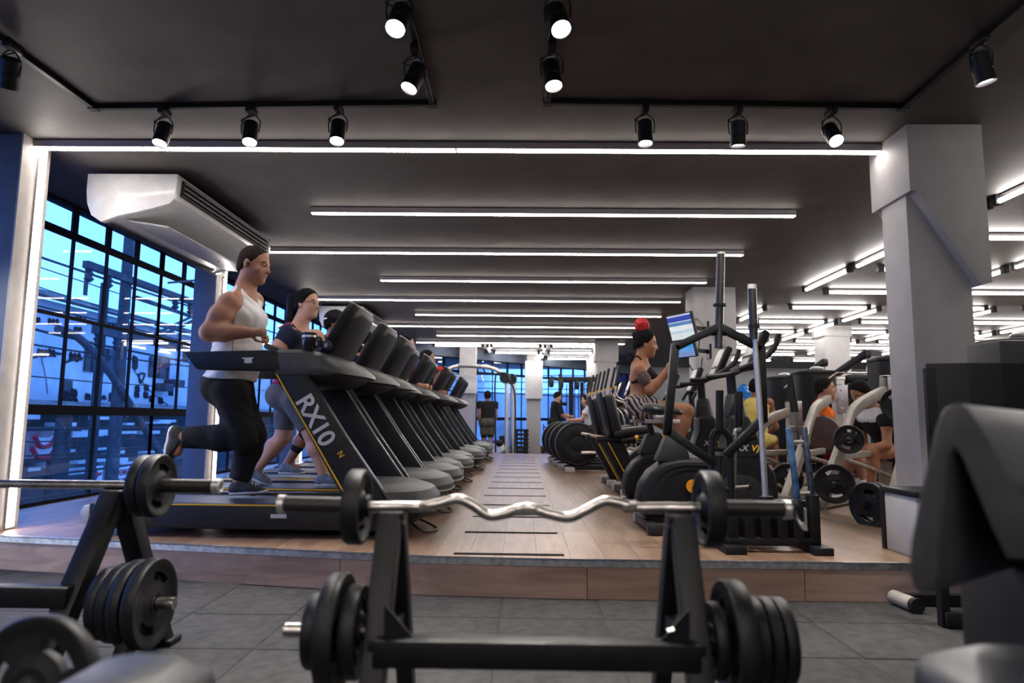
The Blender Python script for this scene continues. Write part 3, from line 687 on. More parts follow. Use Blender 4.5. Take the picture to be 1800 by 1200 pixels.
class Sdf:
    """list of primitives evaluated in order with smooth union / subtraction"""
    def __init__(s): s.p = []
    def cap(s, a, b, ra, rb, k=.02, sq=None, f0=False, f1=False, op='u'):
        s.p.append(('c', np.array(a, float), np.array(b, float), ra, rb, k, sq, f0, f1, op)); return s
    def ell(s, c, r, k=.02, R=None, op='u'):
        s.p.append(('e', np.array(c, float), np.array(r, float), k, None if R is None else np.array(R, float), op)); return s
    def plane(s, p, n):                      # keep the side away from n
        s.p.append(('p', np.array(p, float), np.array(n, float) / np.linalg.norm(n))); return s
    def mesh(s, h, pad=.03, wob=0.0, wf=30.0):
        lo = np.full(3, 1e9); hi = -lo
        for q in s.p:
            if q[0] == 'c' and q[-1] == 'u':
                r = max(q[3], q[4])
                for e in (q[1], q[2]): lo = np.minimum(lo, e - r); hi = np.maximum(hi, e + r)
            elif q[0] == 'e' and q[-1] == 'u': r = q[2].max(); lo = np.minimum(lo, q[1] - r); hi = np.maximum(hi, q[1] + r)
        lo = lo - pad; hi = hi + pad; n = np.ceil((hi - lo) / h).astype(int) + 1
        ax = [lo[i] + h * np.arange(n[i]) for i in range(3)]; F = np.full(tuple(n), .2)
        for q in s.p:
            if q[0] == 'p':
                d = (ax[0] - q[1][0])[:, None, None] * q[2][0] + (ax[1] - q[1][1])[None, :, None] * q[2][1] + (ax[2] - q[1][2])[None, None, :] * q[2][2]
                F = np.maximum(F, d); continue
            k = q[5] if q[0] == 'c' else q[3]; m = k * 1.3 + h * 3
            if q[0] == 'c': r = max(q[3], q[4]); a = np.minimum(q[1], q[2]) - r - m; b = np.maximum(q[1], q[2]) + r + m
            else: r = q[2].max(); a = q[1] - r - m; b = q[1] + r + m
            i0 = np.clip(((a - lo) / h).astype(int), 0, n - 1); i1 = np.clip(((b - lo) / h).astype(int) + 2, 1, n)
            S = tuple(slice(i0[i], i1[i]) for i in range(3))
            P = np.stack(np.meshgrid(*[ax[i][S[i]] for i in range(3)], indexing='ij'), -1)
            if q[0] == 'c':
                A, B = q[1], q[2]; d = B - A; v = P - A; L2 = max(d @ d, 1e-9)
                t = (v @ d) / L2; tc = np.clip(t, 0, 1); w = v - tc[..., None] * d
                if q[6] is not None: w = w + (w @ q[6][0])[..., None] * q[6][0] * (1 / q[6][1] - 1)
                D = np.sqrt((w * w).sum(-1)) - (q[3] + (q[4] - q[3]) * tc)
                if q[6] is not None: D = D * .8
                L = L2 ** .5
                if q[8]: D = np.maximum(D, (t - 1) * L)
                if q[7]: D = np.maximum(D, -t * L)
            else:
                w = P - q[1]
                if q[4] is not None: w = w @ q[4]
                e = w / q[2]; k0 = np.sqrt((e * e).sum(-1)); k1 = np.sqrt(((e / q[2]) ** 2).sum(-1)); D = k0 * (k0 - 1) / np.maximum(k1, 1e-6)
            f = F[S]
            if q[-1] == 'u': hh = np.maximum(k - np.abs(f - D), 0) / max(k, 1e-6); F[S] = np.minimum(f, D) - hh * hh * k * .25
            else: hh = np.maximum(k - np.abs(f + D), 0) / max(k, 1e-6); F[S] = np.maximum(f, -D) + hh * hh * k * .25
        if wob:
            X, Y, Z = ax[0][:, None, None], ax[1][None, :, None], ax[2][None, None, :]
            F = F + wob * np.sin(wf * X + 9 * np.sin(7 * Z)) * np.sin(wf * .8 * Z + 5 * np.sin(11 * Y)) * np.cos(wf * .5 * Y)
        return surface_nets(F, lo, h)

def skin_obj(name, sdf, h, m, parent, wob=0, wf=30.):
    vs, fs = sdf.mesh(h, wob=wob, wf=wf)
    me = bpy.data.meshes.new(name)
    if len(vs):
        off = np.zeros(3); q = parent
        while q is not None: off += np.array(q.location); q = q.parent
        vs = np.array(vs) - off
        me.vertices.add(len(vs)); me.vertices.foreach_set('co', vs.astype(np.float32).ravel())
        me.loops.add(len(fs) * 4); me.loops.foreach_set('vertex_index', fs.astype(np.int32).ravel())
        me.polygons.add(len(fs)); me.polygons.foreach_set('loop_start', np.arange(0, len(fs) * 4, 4, dtype=np.int32))
        try: me.polygons.foreach_set('loop_total', np.full(len(fs), 4, np.int32))
        except Exception: pass
        me.update(calc_edges=True); me.validate()
        bm = bmesh.new(); bm.from_mesh(me)
        bmesh.ops.smooth_vert(bm, verts=bm.verts, factor=.45, use_axis_x=True, use_axis_y=True, use_axis_z=True)
        bmesh.ops.recalc_face_normals(bm, faces=bm.faces); bm.to_mesh(me); bm.free()
    me.polygons.foreach_set('use_smooth', [True] * len(me.polygons)); me.update()
    return link_mesh(name, me, m, parent)

def cloth(name, col, rough=.85): return mat(name, col, rough, var=.06, scale=14, bump=.12, bscale=140, spec=.25)
def skin(name, col): return mat(name, col, .5, var=.07, scale=9, spec=.4, bump=.04, bscale=200)
M_hair = mat('dark hair', (0.008, 0.007, 0.007), .8, var=.3, scale=60, bump=.5, bscale=120, spec=.12)
M_eye = mat('eye white', (.6, .58, .56), .25, var=0)
M_iris = mat('dark iris', (.02, .012, .01), .2, var=0)

def fr(d, up):
    d = V(d).normalized(); u = V(up); s = u.cross(d).normalized(); u = d.cross(s); return d, s, u   # forward, left, up
def build_person(label, J, S, group=None, res=.012):
    """J: joints in world space (P pelvis, C chest, N neck base, H head centre, hf head forward, hu head up, f body forward,
    sL/sR shoulders, eL/eR elbows, wL/wR wrists, hL/hR hips, kL/kR knees, aL/aR ankles, tL/tR toes).  S: look"""
    J = {k: V(v) for k, v in J.items()}; g = S.get('girth', 1.0); hs = S.get('hs', 1.0); fem = S.get('fem', False)
    base = S.get('base', V((J['P'].x, J['P'].y, min(J['aL'].z, J['aR'].z) - .08)))
    T = thing('person', label, 'person', base, group=group)
    f = J['f'].normalized(); sq = (np.array(f), S.get('flat', .72))
    hf, hl, hu = fr(J['hf'], J['hu']); H = J['H']
    hp = lambda a, b, c: H + hf * a * hs + hl * b * hs + hu * c * hs
    RM = np.array([list(hf), list(hl), list(hu)]).T
    W = J['P'].lerp(J['C'], .42); up = (J['C'] - J['P']).normalized(); left = up.cross(f).normalized()
    def torso(B, e=0.0):
        B.cap(J['P'] - up * .03, W, .150 * g + e, .134 * g + e, .05, sq); B.cap(W, J['C'], .134 * g + e, .158 * g + e, .06, sq)
        B.cap(J['C'], J['C'].lerp(J['N'], .7), .155 * g + e, .085 * g + e, .05, sq)
        for s, q in ((1, 'L'), (-1, 'R')):
            B.cap(J['C'].lerp(J['N'], .55), J['s' + q], .07 * g + e, .058 * g + e, .05)
            B.ell(J['P'] - f * .055 * g + left * s * .07 - up * .05, [.095 * g + e] * 3, .05)
            if fem: B.ell(J['C'] + f * .088 * g + left * s * .072 - up * .02, [.068 * g + e] * 3, .04)
            else: B.ell(J['C'] + f * .070 * g + left * s * .075 + up * .03, [.06 * g + e, .085 * g + e, .06 * g + e], .04)
        if S.get('belly'): B.ell(W + f * .05, [.10 * g + e, .13 * g + e, .13 * g + e], .06)
    def arm(B, q, e=0.0, to=1.0, k=.025):
        s, el, w = J['s' + q], J['e' + q], J['w' + q]; ag = S.get('arm', 1.0)
        if to <= 1.0:
            t = s.lerp(el, to); B.cap(s, t, .057 * ag + e, .047 * ag + e, k, f1=(to < 1)); return
        B.cap(s, el, .056 * ag + e, .043 * ag + e, k); B.ell(s.lerp(el, .45), [.056 * ag + e] * 3, .03)
        B.cap(el, el.lerp(w, .35), .043 * ag + e, .043 * ag + e, k); B.cap(el.lerp(w, .35), w, .043 * ag + e, .027 * ag + e, k)
    def leg(B, q, e=0.0, to=2.0, k=.035, flat=True, e2=None):
        h, kn, a = J['h' + q], J['k' + q], J['a' + q]; lg = S.get('leg', 1.0); e2 = e if e2 is None else e2
        if to <= 1.0: B.cap(h, h.lerp(kn, to), .092 * lg + e, (.092 - .034 * to) * lg + e2, k, f1=flat); return
        B.cap(h, kn, .092 * lg + e, .057 * lg + (e + e2) / 2, k)
        tt = kn.lerp(a, to - 1.0); B.cap(kn, kn.lerp(a, .35), .056 * lg + (e + e2) / 2, .054 * lg + (e + e2) / 2, k)
        B.cap(kn.lerp(a, .3), tt, .055 * lg + (e + e2) / 2, .037 * lg + e2, k, f1=flat)
    # ---------------- body
    B = Sdf(); torso(B)
    B.cap(J['N'] - (J['H'] - J['N']).normalized() * .04, hp(-.012, 0, -.07), .064 * g ** .5 * S.get('neck', 1), .053 * g ** .5 * S.get('neck', 1), .035)
    B.ell(hp(-.005, 0, .025), [.100 * hs, .078 * hs, .100 * hs], .03, RM)
    B.ell(hp(.032, 0, -.048), [.074 * hs, .063 * hs, .078 * hs], .035, RM)
    B.ell(hp(.076, 0, -.102), [.027 * hs] * 3, .022)
    B.ell(hp(.086, 0, .018), [.016 * hs, .046 * hs, .013 * hs], .015, RM)
    for s in (1, -1):
        B.ell(hp(.098, s * .031, .000), [.014 * hs, .017 * hs, .010 * hs], .012, RM, 's')
        B.ell(hp(.058, s * .046, -.035), [.022 * hs, .018 * hs, .020 * hs], .02, RM)
        B.ell(hp(-.008, s * .080, -.012), [.020 * hs, .010 * hs, .032 * hs], .008, RM)
        B.ell(hp(-.003, s * .089, -.010), [.008 * hs, .006 * hs, .015 * hs], .006, RM, 's')
    B.cap(hp(.092, 0, .010), hp(.113, 0, -.030), .010 * hs, .015 * hs, .012)
    for s in (1, -1): B.ell(hp(.100, s * .013, -.034), [.010 * hs] * 3, .008)
    B.ell(hp(.088, 0, -.060), [.013 * hs, .024 * hs, .008 * hs], .008, RM); B.ell(hp(.086, 0, -.073), [.012 * hs, .020 * hs, .008 * hs], .008, RM)
    for q in 'LR':
        arm(B, q, 0, 2.0)
        w = J['w' + q]; d = (w - J['e' + q]).normalized()
        n = S.get('palm' + q, None); n = V(n) if n is not None else (-left if q == 'L' else left)
        n = (n - d * n.dot(d)).normalized(); th = S.get('thumb' + q, None); th = n.cross(d) if q == 'R' else d.cross(n)
        if S.get('thumb' + q): th = V(S['thumb' + q]); th = (th - d * th.dot(d) - n * th.dot(n)).normalized()
        curl = S.get('curl' + q, .6); fr_ = max(.0085, res * .8)
        B.cap(w, w + d * .075, .026, .030, .02, (np.array(n), .55))
        for i, (o, L) in enumerate(((.027, .92), (.009, 1.0), (-.009, .95), (-.026, .78))):
            p = w + d * .085 + th * o; a = .25
            for j, sg in enumerate((.040, .027, .021)):
                a += curl * (.9, 1.15, .8)[j]; dd = d * math.cos(a) + n * math.sin(a); e = p + dd * sg * L
                B.cap(p, e, fr_ * (1, .95, .88)[j], fr_ * (.95, .88, .8)[j], .006); p = e
        p = w + d * .025 + th * .022
        for j, dd in enumerate((d * .55 + th * .7 + n * .35, d * .75 + th * .15 + n * .6, d * .6 - th * .2 + n * .7)):
            e = p + dd.normalized() * (.040, .032, .026)[j]; B.cap(p, e, fr_ * (1.35, 1.1, 1)[j], fr_ * (1.1, 1, .9)[j], .008); p = e
        leg(B, q, 0, 2.0, flat=False)
        kn, a = J['k' + q], J['a' + q]; sd = (a - kn).normalized(); tn = (J['t' + q] - a); bk = -(tn - sd * tn.dot(sd)).normalized()
        lg = S.get('leg', 1.0)
        B.ell(kn.lerp(a, .30) + bk * .022, [.047 * lg] * 3, .04); B.cap(a, J['t' + q].lerp(a, .3), .034, .03, .02)
    skin_obj('body', B, res, S['skin'], T)
    # ---------------- face
    for s in (1, -1):
        e = obj('eye', MB().ball(hp(.083, s * .031, .001), .0115 * hs, 10, 8), M_eye, T, world=True)
        if res < .011:
            obj('iris', MB().ball(hp(.0925, s * .031, -.001), .0055 * hs, 8, 6), M_iris, e, world=True)
            obj('eyelid', MB().ball(hp(.082, s * .031, .0045), (.0135 * hs,) * 3, 10, 8), S['skin'], e, world=True)
        obj('eyebrow', MB().tube([hp(.094, s * .015, .022), hp(.093, s * .033, .027), hp(.080, s * .052, .020)], [.0035 * hs, .005 * hs, .003 * hs], 6), M_hair, T, world=True)
    obj('lips', MB().tube([hp(.082, .021, -.067), hp(.097, .010, -.066), hp(.100, 0, -.067), hp(.097, -.010, -.066), hp(.082, -.021, -.067)], [.003 * hs, .006 * hs, .0065 * hs, .006 * hs, .003 * hs], 6), mat('lip tone', (.22, .07, .06), .45, var=.05), T, world=True)
    # ---------------- hair
    st = S.get('hair', 'short')
    if st:
        A = Sdf(); e = {'buzz': .004, 'short': .012, 'tied': .012, 'long': .02}[st]; hm = S.get('hairmat', M_hair)
        A.ell(hp(-.010, 0, .028), [(.099 + e) * hs, (.078 + e) * hs, (.099 + e) * hs], .02, RM)
        A.ell(hp(-.045, 0, -.03), [.062 * hs, (.066 + e) * hs, .06 * hs], .03, RM)
        A.plane(hp(.058, 0, .060), hf * .9 - hu * .42)
        A.plane(hp(-.02, 0, -.035), -hu + hf * .55)
        A.plane(hp(.020, 0, .0), hf * 1 - hu * .65)
        if st == 'tied': A.ell(hp(-.10, 0, .06), [.03 * hs] * 3, .02)
        if st == 'long': A.cap(hp(-.06, 0, -.02), hp(-.09, 0, -.22), .075, .05, .05)
        skin_obj('hair', A, min(res, .011), hm, T, .0025, 110.)
    return T, dict(hp=hp, hf=hf, hl=hl, hu=hu, f=f, up=up, left=left, torso=torso, arm=arm, leg=leg, J=J, T=T, res=res, g=g, sq=sq, W=W)
def wear_top(K, m, hem, sleeve=.45, e=.014, wob=.0, name='shirt', neck=.5, tank=False, h=None):
    J = K['J']; A = Sdf(); K['torso'](A, e)
    if K.get('loose'):
        A.cap(J['P'] - K['up'] * .16, K['W'], .165 * K['g'] + e, .15 * K['g'] + e, .06, K['sq'])
    for q in 'LR':
        if sleeve > 0: K['arm'](A, q, e + .006, sleeve)
        else:
            ad = (J['s' + q] - J['C'].lerp(J['N'], .6)).normalized(); A.plane(J['s' + q] - ad * .030, ad + K['up'] * .9)
    n = (J['H'] - J['N']).normalized(); A.plane(J['N'] + n * .012 - K['f'] * .02, n + K['f'] * neck); A.plane(hem, -K['up'] + K['f'] * K.get('hemtilt', 0))
    return skin_obj(name, A, h or K['res'], m, K['T'], wob=wob)
def wear_legs(K, m, waist, to=2.0, e=.012, e2=None, wob=0.0, name='trousers', h=None):
    J = K['J']; A = Sdf(); up = K['up']
    A.cap(J['P'] - up * .03, K['W'], .150 * K['g'] + e, .140 * K['g'] + e, .05, K['sq'])
    for s, q in ((1, 'L'), (-1, 'R')):
        A.ell(J['P'] - K['f'] * .055 * K['g'] + K['left'] * s * .07 - up * .05, [.095 * K['g'] + e] * 3, .05); K['leg'](A, q, e, to, e2=e2)
    A.plane(waist, up)
    return skin_obj(name, A, h or K['res'], m, K['T'], wob=wob)
def shoes(K, m, sole, name='shoe', e=.0, pick='LR'):
    J = K['J']
    for q in pick:
        a, t = J['a' + q], J['t' + q]; kn = J['k' + q]; d = (t - a); leg = (a - kn).normalized()
        dn = V(K.get('sole' + q, (0, 0, -1))).normalized(); d = (d - dn * d.dot(dn)).normalized(); sd = dn.cross(d).normalized()
        hl = a + dn * .045 - d * .055; L = .265 * K.get('shoe', 1.0); A = Sdf()
        A.cap(hl + d * .03, a + dn * .0 + d * .0, .041, .044, .03); A.cap(hl + d * .03, hl + d * (L * .55), .043, .045, .03)
        A.cap(a + d * .04, hl + d * (L * .72) - dn * .0, .04, .038, .03); A.cap(hl + d * (L * .5), hl + d * (L - .045) + dn * .006, .046, .036, .03)
        A.plane(a + dn * .066, dn); A.plane(a - dn * .035, -dn + d * .5)
        s = skin_obj(name, A, min(K['res'], .010), m, K['T'])
        B = Sdf(); B.cap(hl + d * .028 + dn * .008, hl + d * (L * .5) + dn * .008, .046, .044, .02); B.cap(hl + d * (L * .5) + dn * .008, hl + d * (L - .04) + dn * .004, .049, .041, .02)
        B.plane(a + dn * .083, dn); B.plane(a + dn * .058, -dn)
        skin_obj('sole', B, min(K['res'], .009), sole, s)
        if K['res'] < .011:
            mb = MB()
            for k in range(4): p = a + d * (.055 + .022 * k) - dn * (.012 - .011 * k); mb.tube([p - sd * .028 + dn * .02, p - dn * .020, p + sd * .028 + dn * .02], .003, 5)
            obj('lace', mb, sole, s, world=True)
def walk_pose(x, y, z, H=1.72, yaw=0.0, ph=.35, arms=(.9, .9), lean=.04, hpitch=0.05, elbow=1.4, spread=1.0):
    """a walker: thighs swing by ph, arms bent; returned in world space, facing +X turned by yaw"""
    R = Matrix.Rotation(yaw, 3, 'Z'); o = V((x, y, z)); P = lambda a, b, c: o + R @ V((a, b, c))
    hz = .515 * H; tl, sl = .243 * H, .235 * H; J = {}
    def leg(q, s, th, kn):
        h = V((0, s * .085, hz - .02)); k = h + V((math.sin(th), 0, -math.cos(th))) * tl; a = k + V((math.sin(th - kn), 0, -math.cos(th - kn))) * sl
        J['h' + q], J['k' + q], J['a' + q] = h, k, a; J['t' + q] = a + V((math.cos(th - kn + .0), 0, math.sin(th - kn))) * .15 if kn > .3 else a + V((.15, 0, -.03))
    leg('L', 1, ph, ph * .35 + .08); leg('R', -1, -ph * .75, .18)
    dz = .085 - min(J['aL'].z, J['aR'].z)
    for k in J: J[k].z += dz
    pz = hz + dz; tx = lean
    J['P'] = V((0, 0, pz + .03)); J['C'] = V((tx * .8, 0, pz + .205 * H)); J['N'] = V((tx, 0, pz + .312 * H)); J['H'] = V((tx + .035, 0, pz + .405 * H))
    for q, s, sw in (('L', 1, arms[0]), ('R', -1, arms[1])):
        sh = V((tx, s * .185 * spread, pz + .285 * H)); e = sh + V((math.sin(sw - .9), s * .05, -math.cos(sw - .9))) * .17 * H; w = e + V((math.sin(sw - .9 + elbow), -s * .06, -math.cos(sw - .9 + elbow))) * .148 * H
        J['s' + q], J['e' + q], J['w' + q] = sh, e, w
    out = {k: P(*v) for k, v in J.items()}; out['f'] = R @ V((1, 0, 0)); out['hf'] = R @ V((1, 0, -hpitch)); out['hu'] = V((0, 0, 1)); return out
# ================================================================== TREADMILLS
def make_treadmill():
    t = thing('treadmill', 'x', 'treadmill', (0, 0, 0), group='treadmills in the long row')
    # deck
    for s in (-1, 1):
        y0, y1 = s * .27, s * .395
        obj('side_rail', MB().prism([(-1.04, .20), (-1.02, .075), (-.96, .055), (.80, .05), (.80, .205), (-1.0, .212)], 'y', min(y0, y1), max(y0, y1)), M_blk, t, bev=.012)
        obj('rail_stripe', MB().span((-1.0, min(s * .393, s * .398), .198), (.72, max(s * .393, s * .398), .207)), M_yel, t)
        obj('foot', MB().lathe([(.035, 0), (.035, .03), (.02, .035), (.02, .06)], (-.85, s * .33, 0), n=12), M_blk, t); obj('foot', MB().lathe([(.035, 0), (.035, .03), (.02, .035), (.02, .06)], (.65, s * .33, 0), n=12), M_blk, t)
    obj('belt', MB().prism([(-1.02, .16), (-1.05, .13), (-1.02, .09), (.75, .09), (.75, .192), (-.99, .192)], 'y', -.268, .268), mat('running belt', (0.022, .023, .026), .5, var=.2, scale=40, bump=.2, bscale=300), t)
    obj('rear_cap', MB().prism([(-1.09, .15), (-1.075, .085), (-1.03, .07), (-1.03, .195), (-1.07, .19)], 'y', -.40, .40), M_lgr, t, bev=.01)
    obj('maker_plate', MB().span((.12, -.3975, .125), (.22, -.394, .15)), M_slv, t)
    # motor hood in two shells
    def ring(z, x0, x1, w, n=9, k=2.6):
        pts = [(x0, -w), ]
        for i in range(n + 1):
            a = -PI / 2 + PI * i / n; ca, sa = math.cos(a), math.sin(a)
            pts.append((x0 + .1 + (x1 - x0 - .1) * abs(ca) ** (2 / k), w * math.copysign(abs(sa) ** (2 / k), sa)))
        pts.append((x0, w)); return [V((px, py, z)) for px, py in pts]
    hood = [ring(.20, .60, 1.13, .42), ring(.235, .60, 1.13, .42), ring(.29, .60, 1.09, .405), ring(.325, .60, .98, .36), ring(.335, .60, .90, .30)]
    for r, zz in ((3, 0), (4, 0)): pass
    obj('motor_hood', MB().loft(hood), M_gry, t, ang=28)
    obj('hood_seam', MB().loft([ring(.188, .60, 1.132, .422), ring(.201, .60, 1.134, .423)]), M_lgr, t)
    obj('lower_shroud', MB().loft([ring(.045, .62, .93, .34), ring(.09, .60, 1.03, .40), ring(.188, .60, 1.12, .415)]), M_blk2, t, ang=28)
    obj('power_cable', MB().tube(bez([(.95, -.12, .08), (1.05, -.18, .02), (1.12, -.05, .012), (1.08, .12, .012), (.93, .16, .07)], 6), .008, 6), M_blk, t)
    # uprights
    post = [(.10, 1.05), (.31, 1.05), (.88, .20), (.66, .12)]
    for s in (-1, 1):
        ya, yb = s * .365, s * .425
        u = obj('upright', MB().prism(post, 'y', min(ya, yb), max(ya, yb)), M_dgry, t, bev=.012)
        obj('edge_stripe', MB().bar((.123, s * .428, 1.03), (.672, s * .428, .15), .005, .010, (1, 0, .6)), M_yel, u)
        ao = -.425 if s < 0 else .425
        # front trim
        obj('front_trim', MB().bar((.312, s * .395, 1.0), (.872, s * .395, .235), .05, .012, (1, 0, .6)), M_gry, u)
        ar = [(-.485, 1.165), (-.39, 1.052), (.16, 1.045), (.12, 1.182)]
        obj('arm_rest', MB().prism(ar, 'y', min(s * .36, s * .44), max(s * .36, s * .44)), M_blk, t, bev=.014)
        if s < 0:
            e = obj('emblem', MB().prism([(-.10, 1.128), (-.02, 1.132), (-.035, 1.115), (-.028, 1.098), (-.06, 1.092), (-.085, 1.10), (-.075, 1.115)], 'y', -.4425, -.440), M_slv, t)
    d = V((.565, 0, -.905)).normalized()
    sil = text_obj('lettering', 'RX10', .158, M_slv, t, axes((.385, -.4265, .735), d, (0, -1, 0)), .002, .92)
    text_obj('yellow_letter', 'N', .05, M_yel, t, axes((.555, -.4265, .525), d, (0, -1, 0)), .002)
    # dash that sweeps round the front
    def dring(z, xf, w, sh):
        pts = [V((.12, -w, z))]
        for i in range(13):
            a = -PI / 2 + PI * i / 12; ca, sa = max(math.cos(a), 0), math.sin(a)
            x = .30 + (xf - .30) * ca ** .75; pts.append(V((x, w * math.copysign(abs(sa) ** .8, sa), z - sh * max(0, (x - .3)) / .3)))
        pts.append(V((.12, w, z))); return pts
    obj('dash', MB().loft([dring(1.025, .60, .43, .0), dring(1.05, .645, .437, .02), dring(1.10, .64, .437, .045), dring(1.165, .56, .43, .06), dring(1.19, .46, .39, .06)]), M_gry, t, ang=40)
    obj('dash_underside', MB().loft([dring(.955, .46, .33, 0), dring(1.00, .57, .41, 0), dring(1.03, .60, .43, .0)]), M_blk, t)
    obj('cross_beam', MB().span((.22, -.37, .965), (.34, .37, 1.03)), M_met, t)
    for y in (-.26, -.12, .12, .26): obj('bolt', MB().lathe([(.012, .0), (.015, .006), (.011, .012)], (.345, y, .99), (1, 0, 0), 10), M_chr2, t)
    obj('handle_bar', MB().tube(bez([(.16, -.30, 1.16), (.02, -.29, 1.21), (-.03, -.18, 1.23), (-.03, .18, 1.23), (.02, .29, 1.21), (.16, .30, 1.16)], 5), .018, 8), M_blk, t)
    # console
    c = V((.45, 0, 1.325)); ux = V((.47, 0, .88)).normalized(); nx = V((ux.z, 0, -ux.x)); R = Matrix((nx, V((0, 1, 0)), ux)).transposed()
    def con(off, hw, hh, dz=0): return [c + R @ V((off, y, z)) for y, z in ((-hw, -hh), (hw, -hh), (hw + .0, hh * .55), (hw - .05, hh), (-hw + .05, hh), (-hw, hh * .55))]
    obj('console', MB().loft([con(-.03, .285, .215), con(.01, .29, .222), con(.05, .27, .21), con(.075, .20, .18)]), M_blk2, t, bev=.012, ang=50)
    obj('console_trim', MB().box(c + R @ V((.0, 0, .218)), (.075, .44, .016), R), M_lgr, t, bev=.006)
    obj('screen', MB().box(c + R @ V((-.032, 0, .03)), (.006, .44, .26), R), mat('console screen', (.02, .025, .03), .15, var=0), t)
    obj('back_mark', MB().tube(bez([c + R @ V((.062, .10 + .05 * math.cos(a), -.03 + .055 * math.sin(a))) for a in (.3, 1.0, 1.8, 2.6, 3.3)], 3), .006, 5), M_blk, t)
    return t
TM_X = -1.70
tm_spec = [(4.75, TM_X), (5.72, TM_X), (6.62, TM_X), (7.5, TM_X - .075), (8.4, TM_X - .03), (9.3, TM_X - .09), (10.3, TM_X), (11.2, TM_X - .02), (12.6, TM_X + .02), (13.5, TM_X)]
tm_names = ['nearest black treadmill, silver RX10 lettering, running man on it', 'second treadmill from the viewer, woman in glasses walking on it', 'third treadmill from the viewer, person in a black cap on it', 'fourth treadmill, person with white earbud and pink leggings on it', 'fifth treadmill, used by the man whose dark hair shows over the console', 'sixth treadmill, just behind the one of the dark haired man', 'seventh treadmill, bearded man in profile on it', 'eighth treadmill, bearded man in a red cap on it', 'second farthest treadmill of the row, unused', 'farthest treadmill of the row, next to the far windows']
tm0 = make_treadmill(); tms = []
for i, (y, x) in enumerate(tm_spec):
    t = tm0 if i == 0 else copy_tree(tm0)
    t.location = (x, y, PZ); t['label'] = tm_names[i]; tms.append(t)
    if i > 3:
        for ch in list(t.children):
            if ch.name.startswith(('lettering', 'yellow_letter')): bpy.data.objects.remove(ch)
TOPZ = PZ + .192
# mug and pouch on the first treadmill
p = V((TM_X + .28, 4.75 - .37, PZ + 1.186)); q = atY(543, 612, 4.38); p.x = q.x
t = thing('travel_mug', 'black insulated mug with a steel band standing on the nearest treadmill dash', 'mug', p)
obj('cup', MB().lathe([(.001, 0), (.036, 0), (.04, .006), (.045, .085), (.045, .092), (.03, .092)], (0, 0, 0), n=24), mat('glossy black enamel', (.012, .012, .013), .12, var=0), t)
obj('steel_band', MB().lathe([(.0455, .083), (.0465, .084), (.0465, .096), (.0455, .097)], (0, 0, 0), n=24), M_chr2, t)
obj('lid', MB().lathe([(.047, .097), (.047, .112), (.04, .116), (.001, .116)], (0, 0, 0), n=24), M_blk, t)
obj('handle', MB().tube(bez([(.042, 0, .085), (.075, 0, .08), (.078, 0, .04), (.042, 0, .02)], 6), .006, 8), M_blk, t)
t = thing('coin_purse', 'small round navy purse with white pattern beside the mug', 'purse', p + V((.105, .04, 0)))
obj('purse_body', MB().ball((0, 0, .036), (.034, .03, .036), 18, 12), cloth('navy purse cloth', (.02, .03, .07)), t)
for k in range(6): a = k * PI / 3; obj('white_petal', MB().tube([(0, -.0305, .036), (.018 * math.cos(a), -.0275, .036 + .018 * math.sin(a))], .0022, 5), M_wht, t)
# ------------------------------------------------------------------ the people
A = atY
SK1 = skin('tan skin', (.36, .17, .105)); SK2 = skin('light skin', (.50, .27, .19)); SK3 = skin('brown skin', (.26, .115, .062)); SK4 = skin('bronze skin', (.40, .18, .095))
C_white = cloth('white jersey', (.72, .71, .72)); C_black = cloth('black fabric', (.012, .012, .013)); C_navy = cloth('navy jersey', (.012, .017, .040)); C_grey = cloth('heather grey lycra', (.10, .105, .125)); C_mag = cloth('magenta jersey', (.42, .02, .10))
C_olive = cloth('olive shorts', (.10, .09, .065)); C_orange = cloth('orange jersey', (.85, .17, .015)); C_yellow = cloth('pale yellow jersey', (.72, .58, .16)); C_red = cloth('red fabric', (.60, .03, .02)); C_mar = cloth('maroon jersey', (.13, .02, .03)); C_pink = cloth('pink tights', (.55, .05, .16))
S_blk = mat('black shoe mesh', (.02, .021, .022), .7, var=.2, scale=60, bump=.3, bscale=200); S_wht = mat('white sole rubber', (.62, .60, .60), .6, var=.05); S_gry = mat('grey shoe mesh', (.12, .13, .16), .7, var=.2, scale=60); S_blu = mat('blue shoe mesh', (.02, .04, .25), .6, var=.2, scale=60)
M_silvr = mat('thin metal frame', (.08, .07, .07), .3, .8, var=0)

up = V((0, 0, 1))
# 1 the runner
Jr = dict(P=A(409, 668, 4.75), C=A(421, 565, 4.75), N=A(432, 507, 4.75), H=A(446, 465, 4.75), f=(1, 0, -.06), hf=(1, -.10, -.20), hu=(.2, 0, 1),
          sR=A(404, 533, 4.55), eR=A(368, 584, 4.46), wR=A(436, 584, 4.50), sL=A(444, 530, 4.96), eL=A(405, 592, 5.08), wL=A(452, 596, 5.02),
          hR=A(405, 688, 4.66), kR=A(428, 769, 4.66), aR=A(318, 768, 4.66), tR=A(309, 806, 4.66), hL=A(412, 688, 4.84), kL=A(444, 765, 4.84), aL=A(420, 848, 4.84), tL=A(456, 872, 4.84))
TR, K = build_person('running man in a white sleeveless shirt and black trousers on the nearest treadmill', Jr, dict(skin=SK1, girth=1.12, neck=1.16, arm=1.42, leg=1.16, hs=1.07, hair='buzz', hairmat=mat('cropped hair', (.022, .014, .011), .85, var=.3, scale=80, spec=.1), belly=True, palmR=(0, 1, -.1), curlR=.75, palmL=(0, -1, 0), curlL=.7, base=V((Jr['P'].x, 4.75, TOPZ))), res=.0085)
K['loose'] = True
wear_top(K, C_white, A(405, 668, 4.75), 0, .018, .004, 'tank_top', neck=.75)
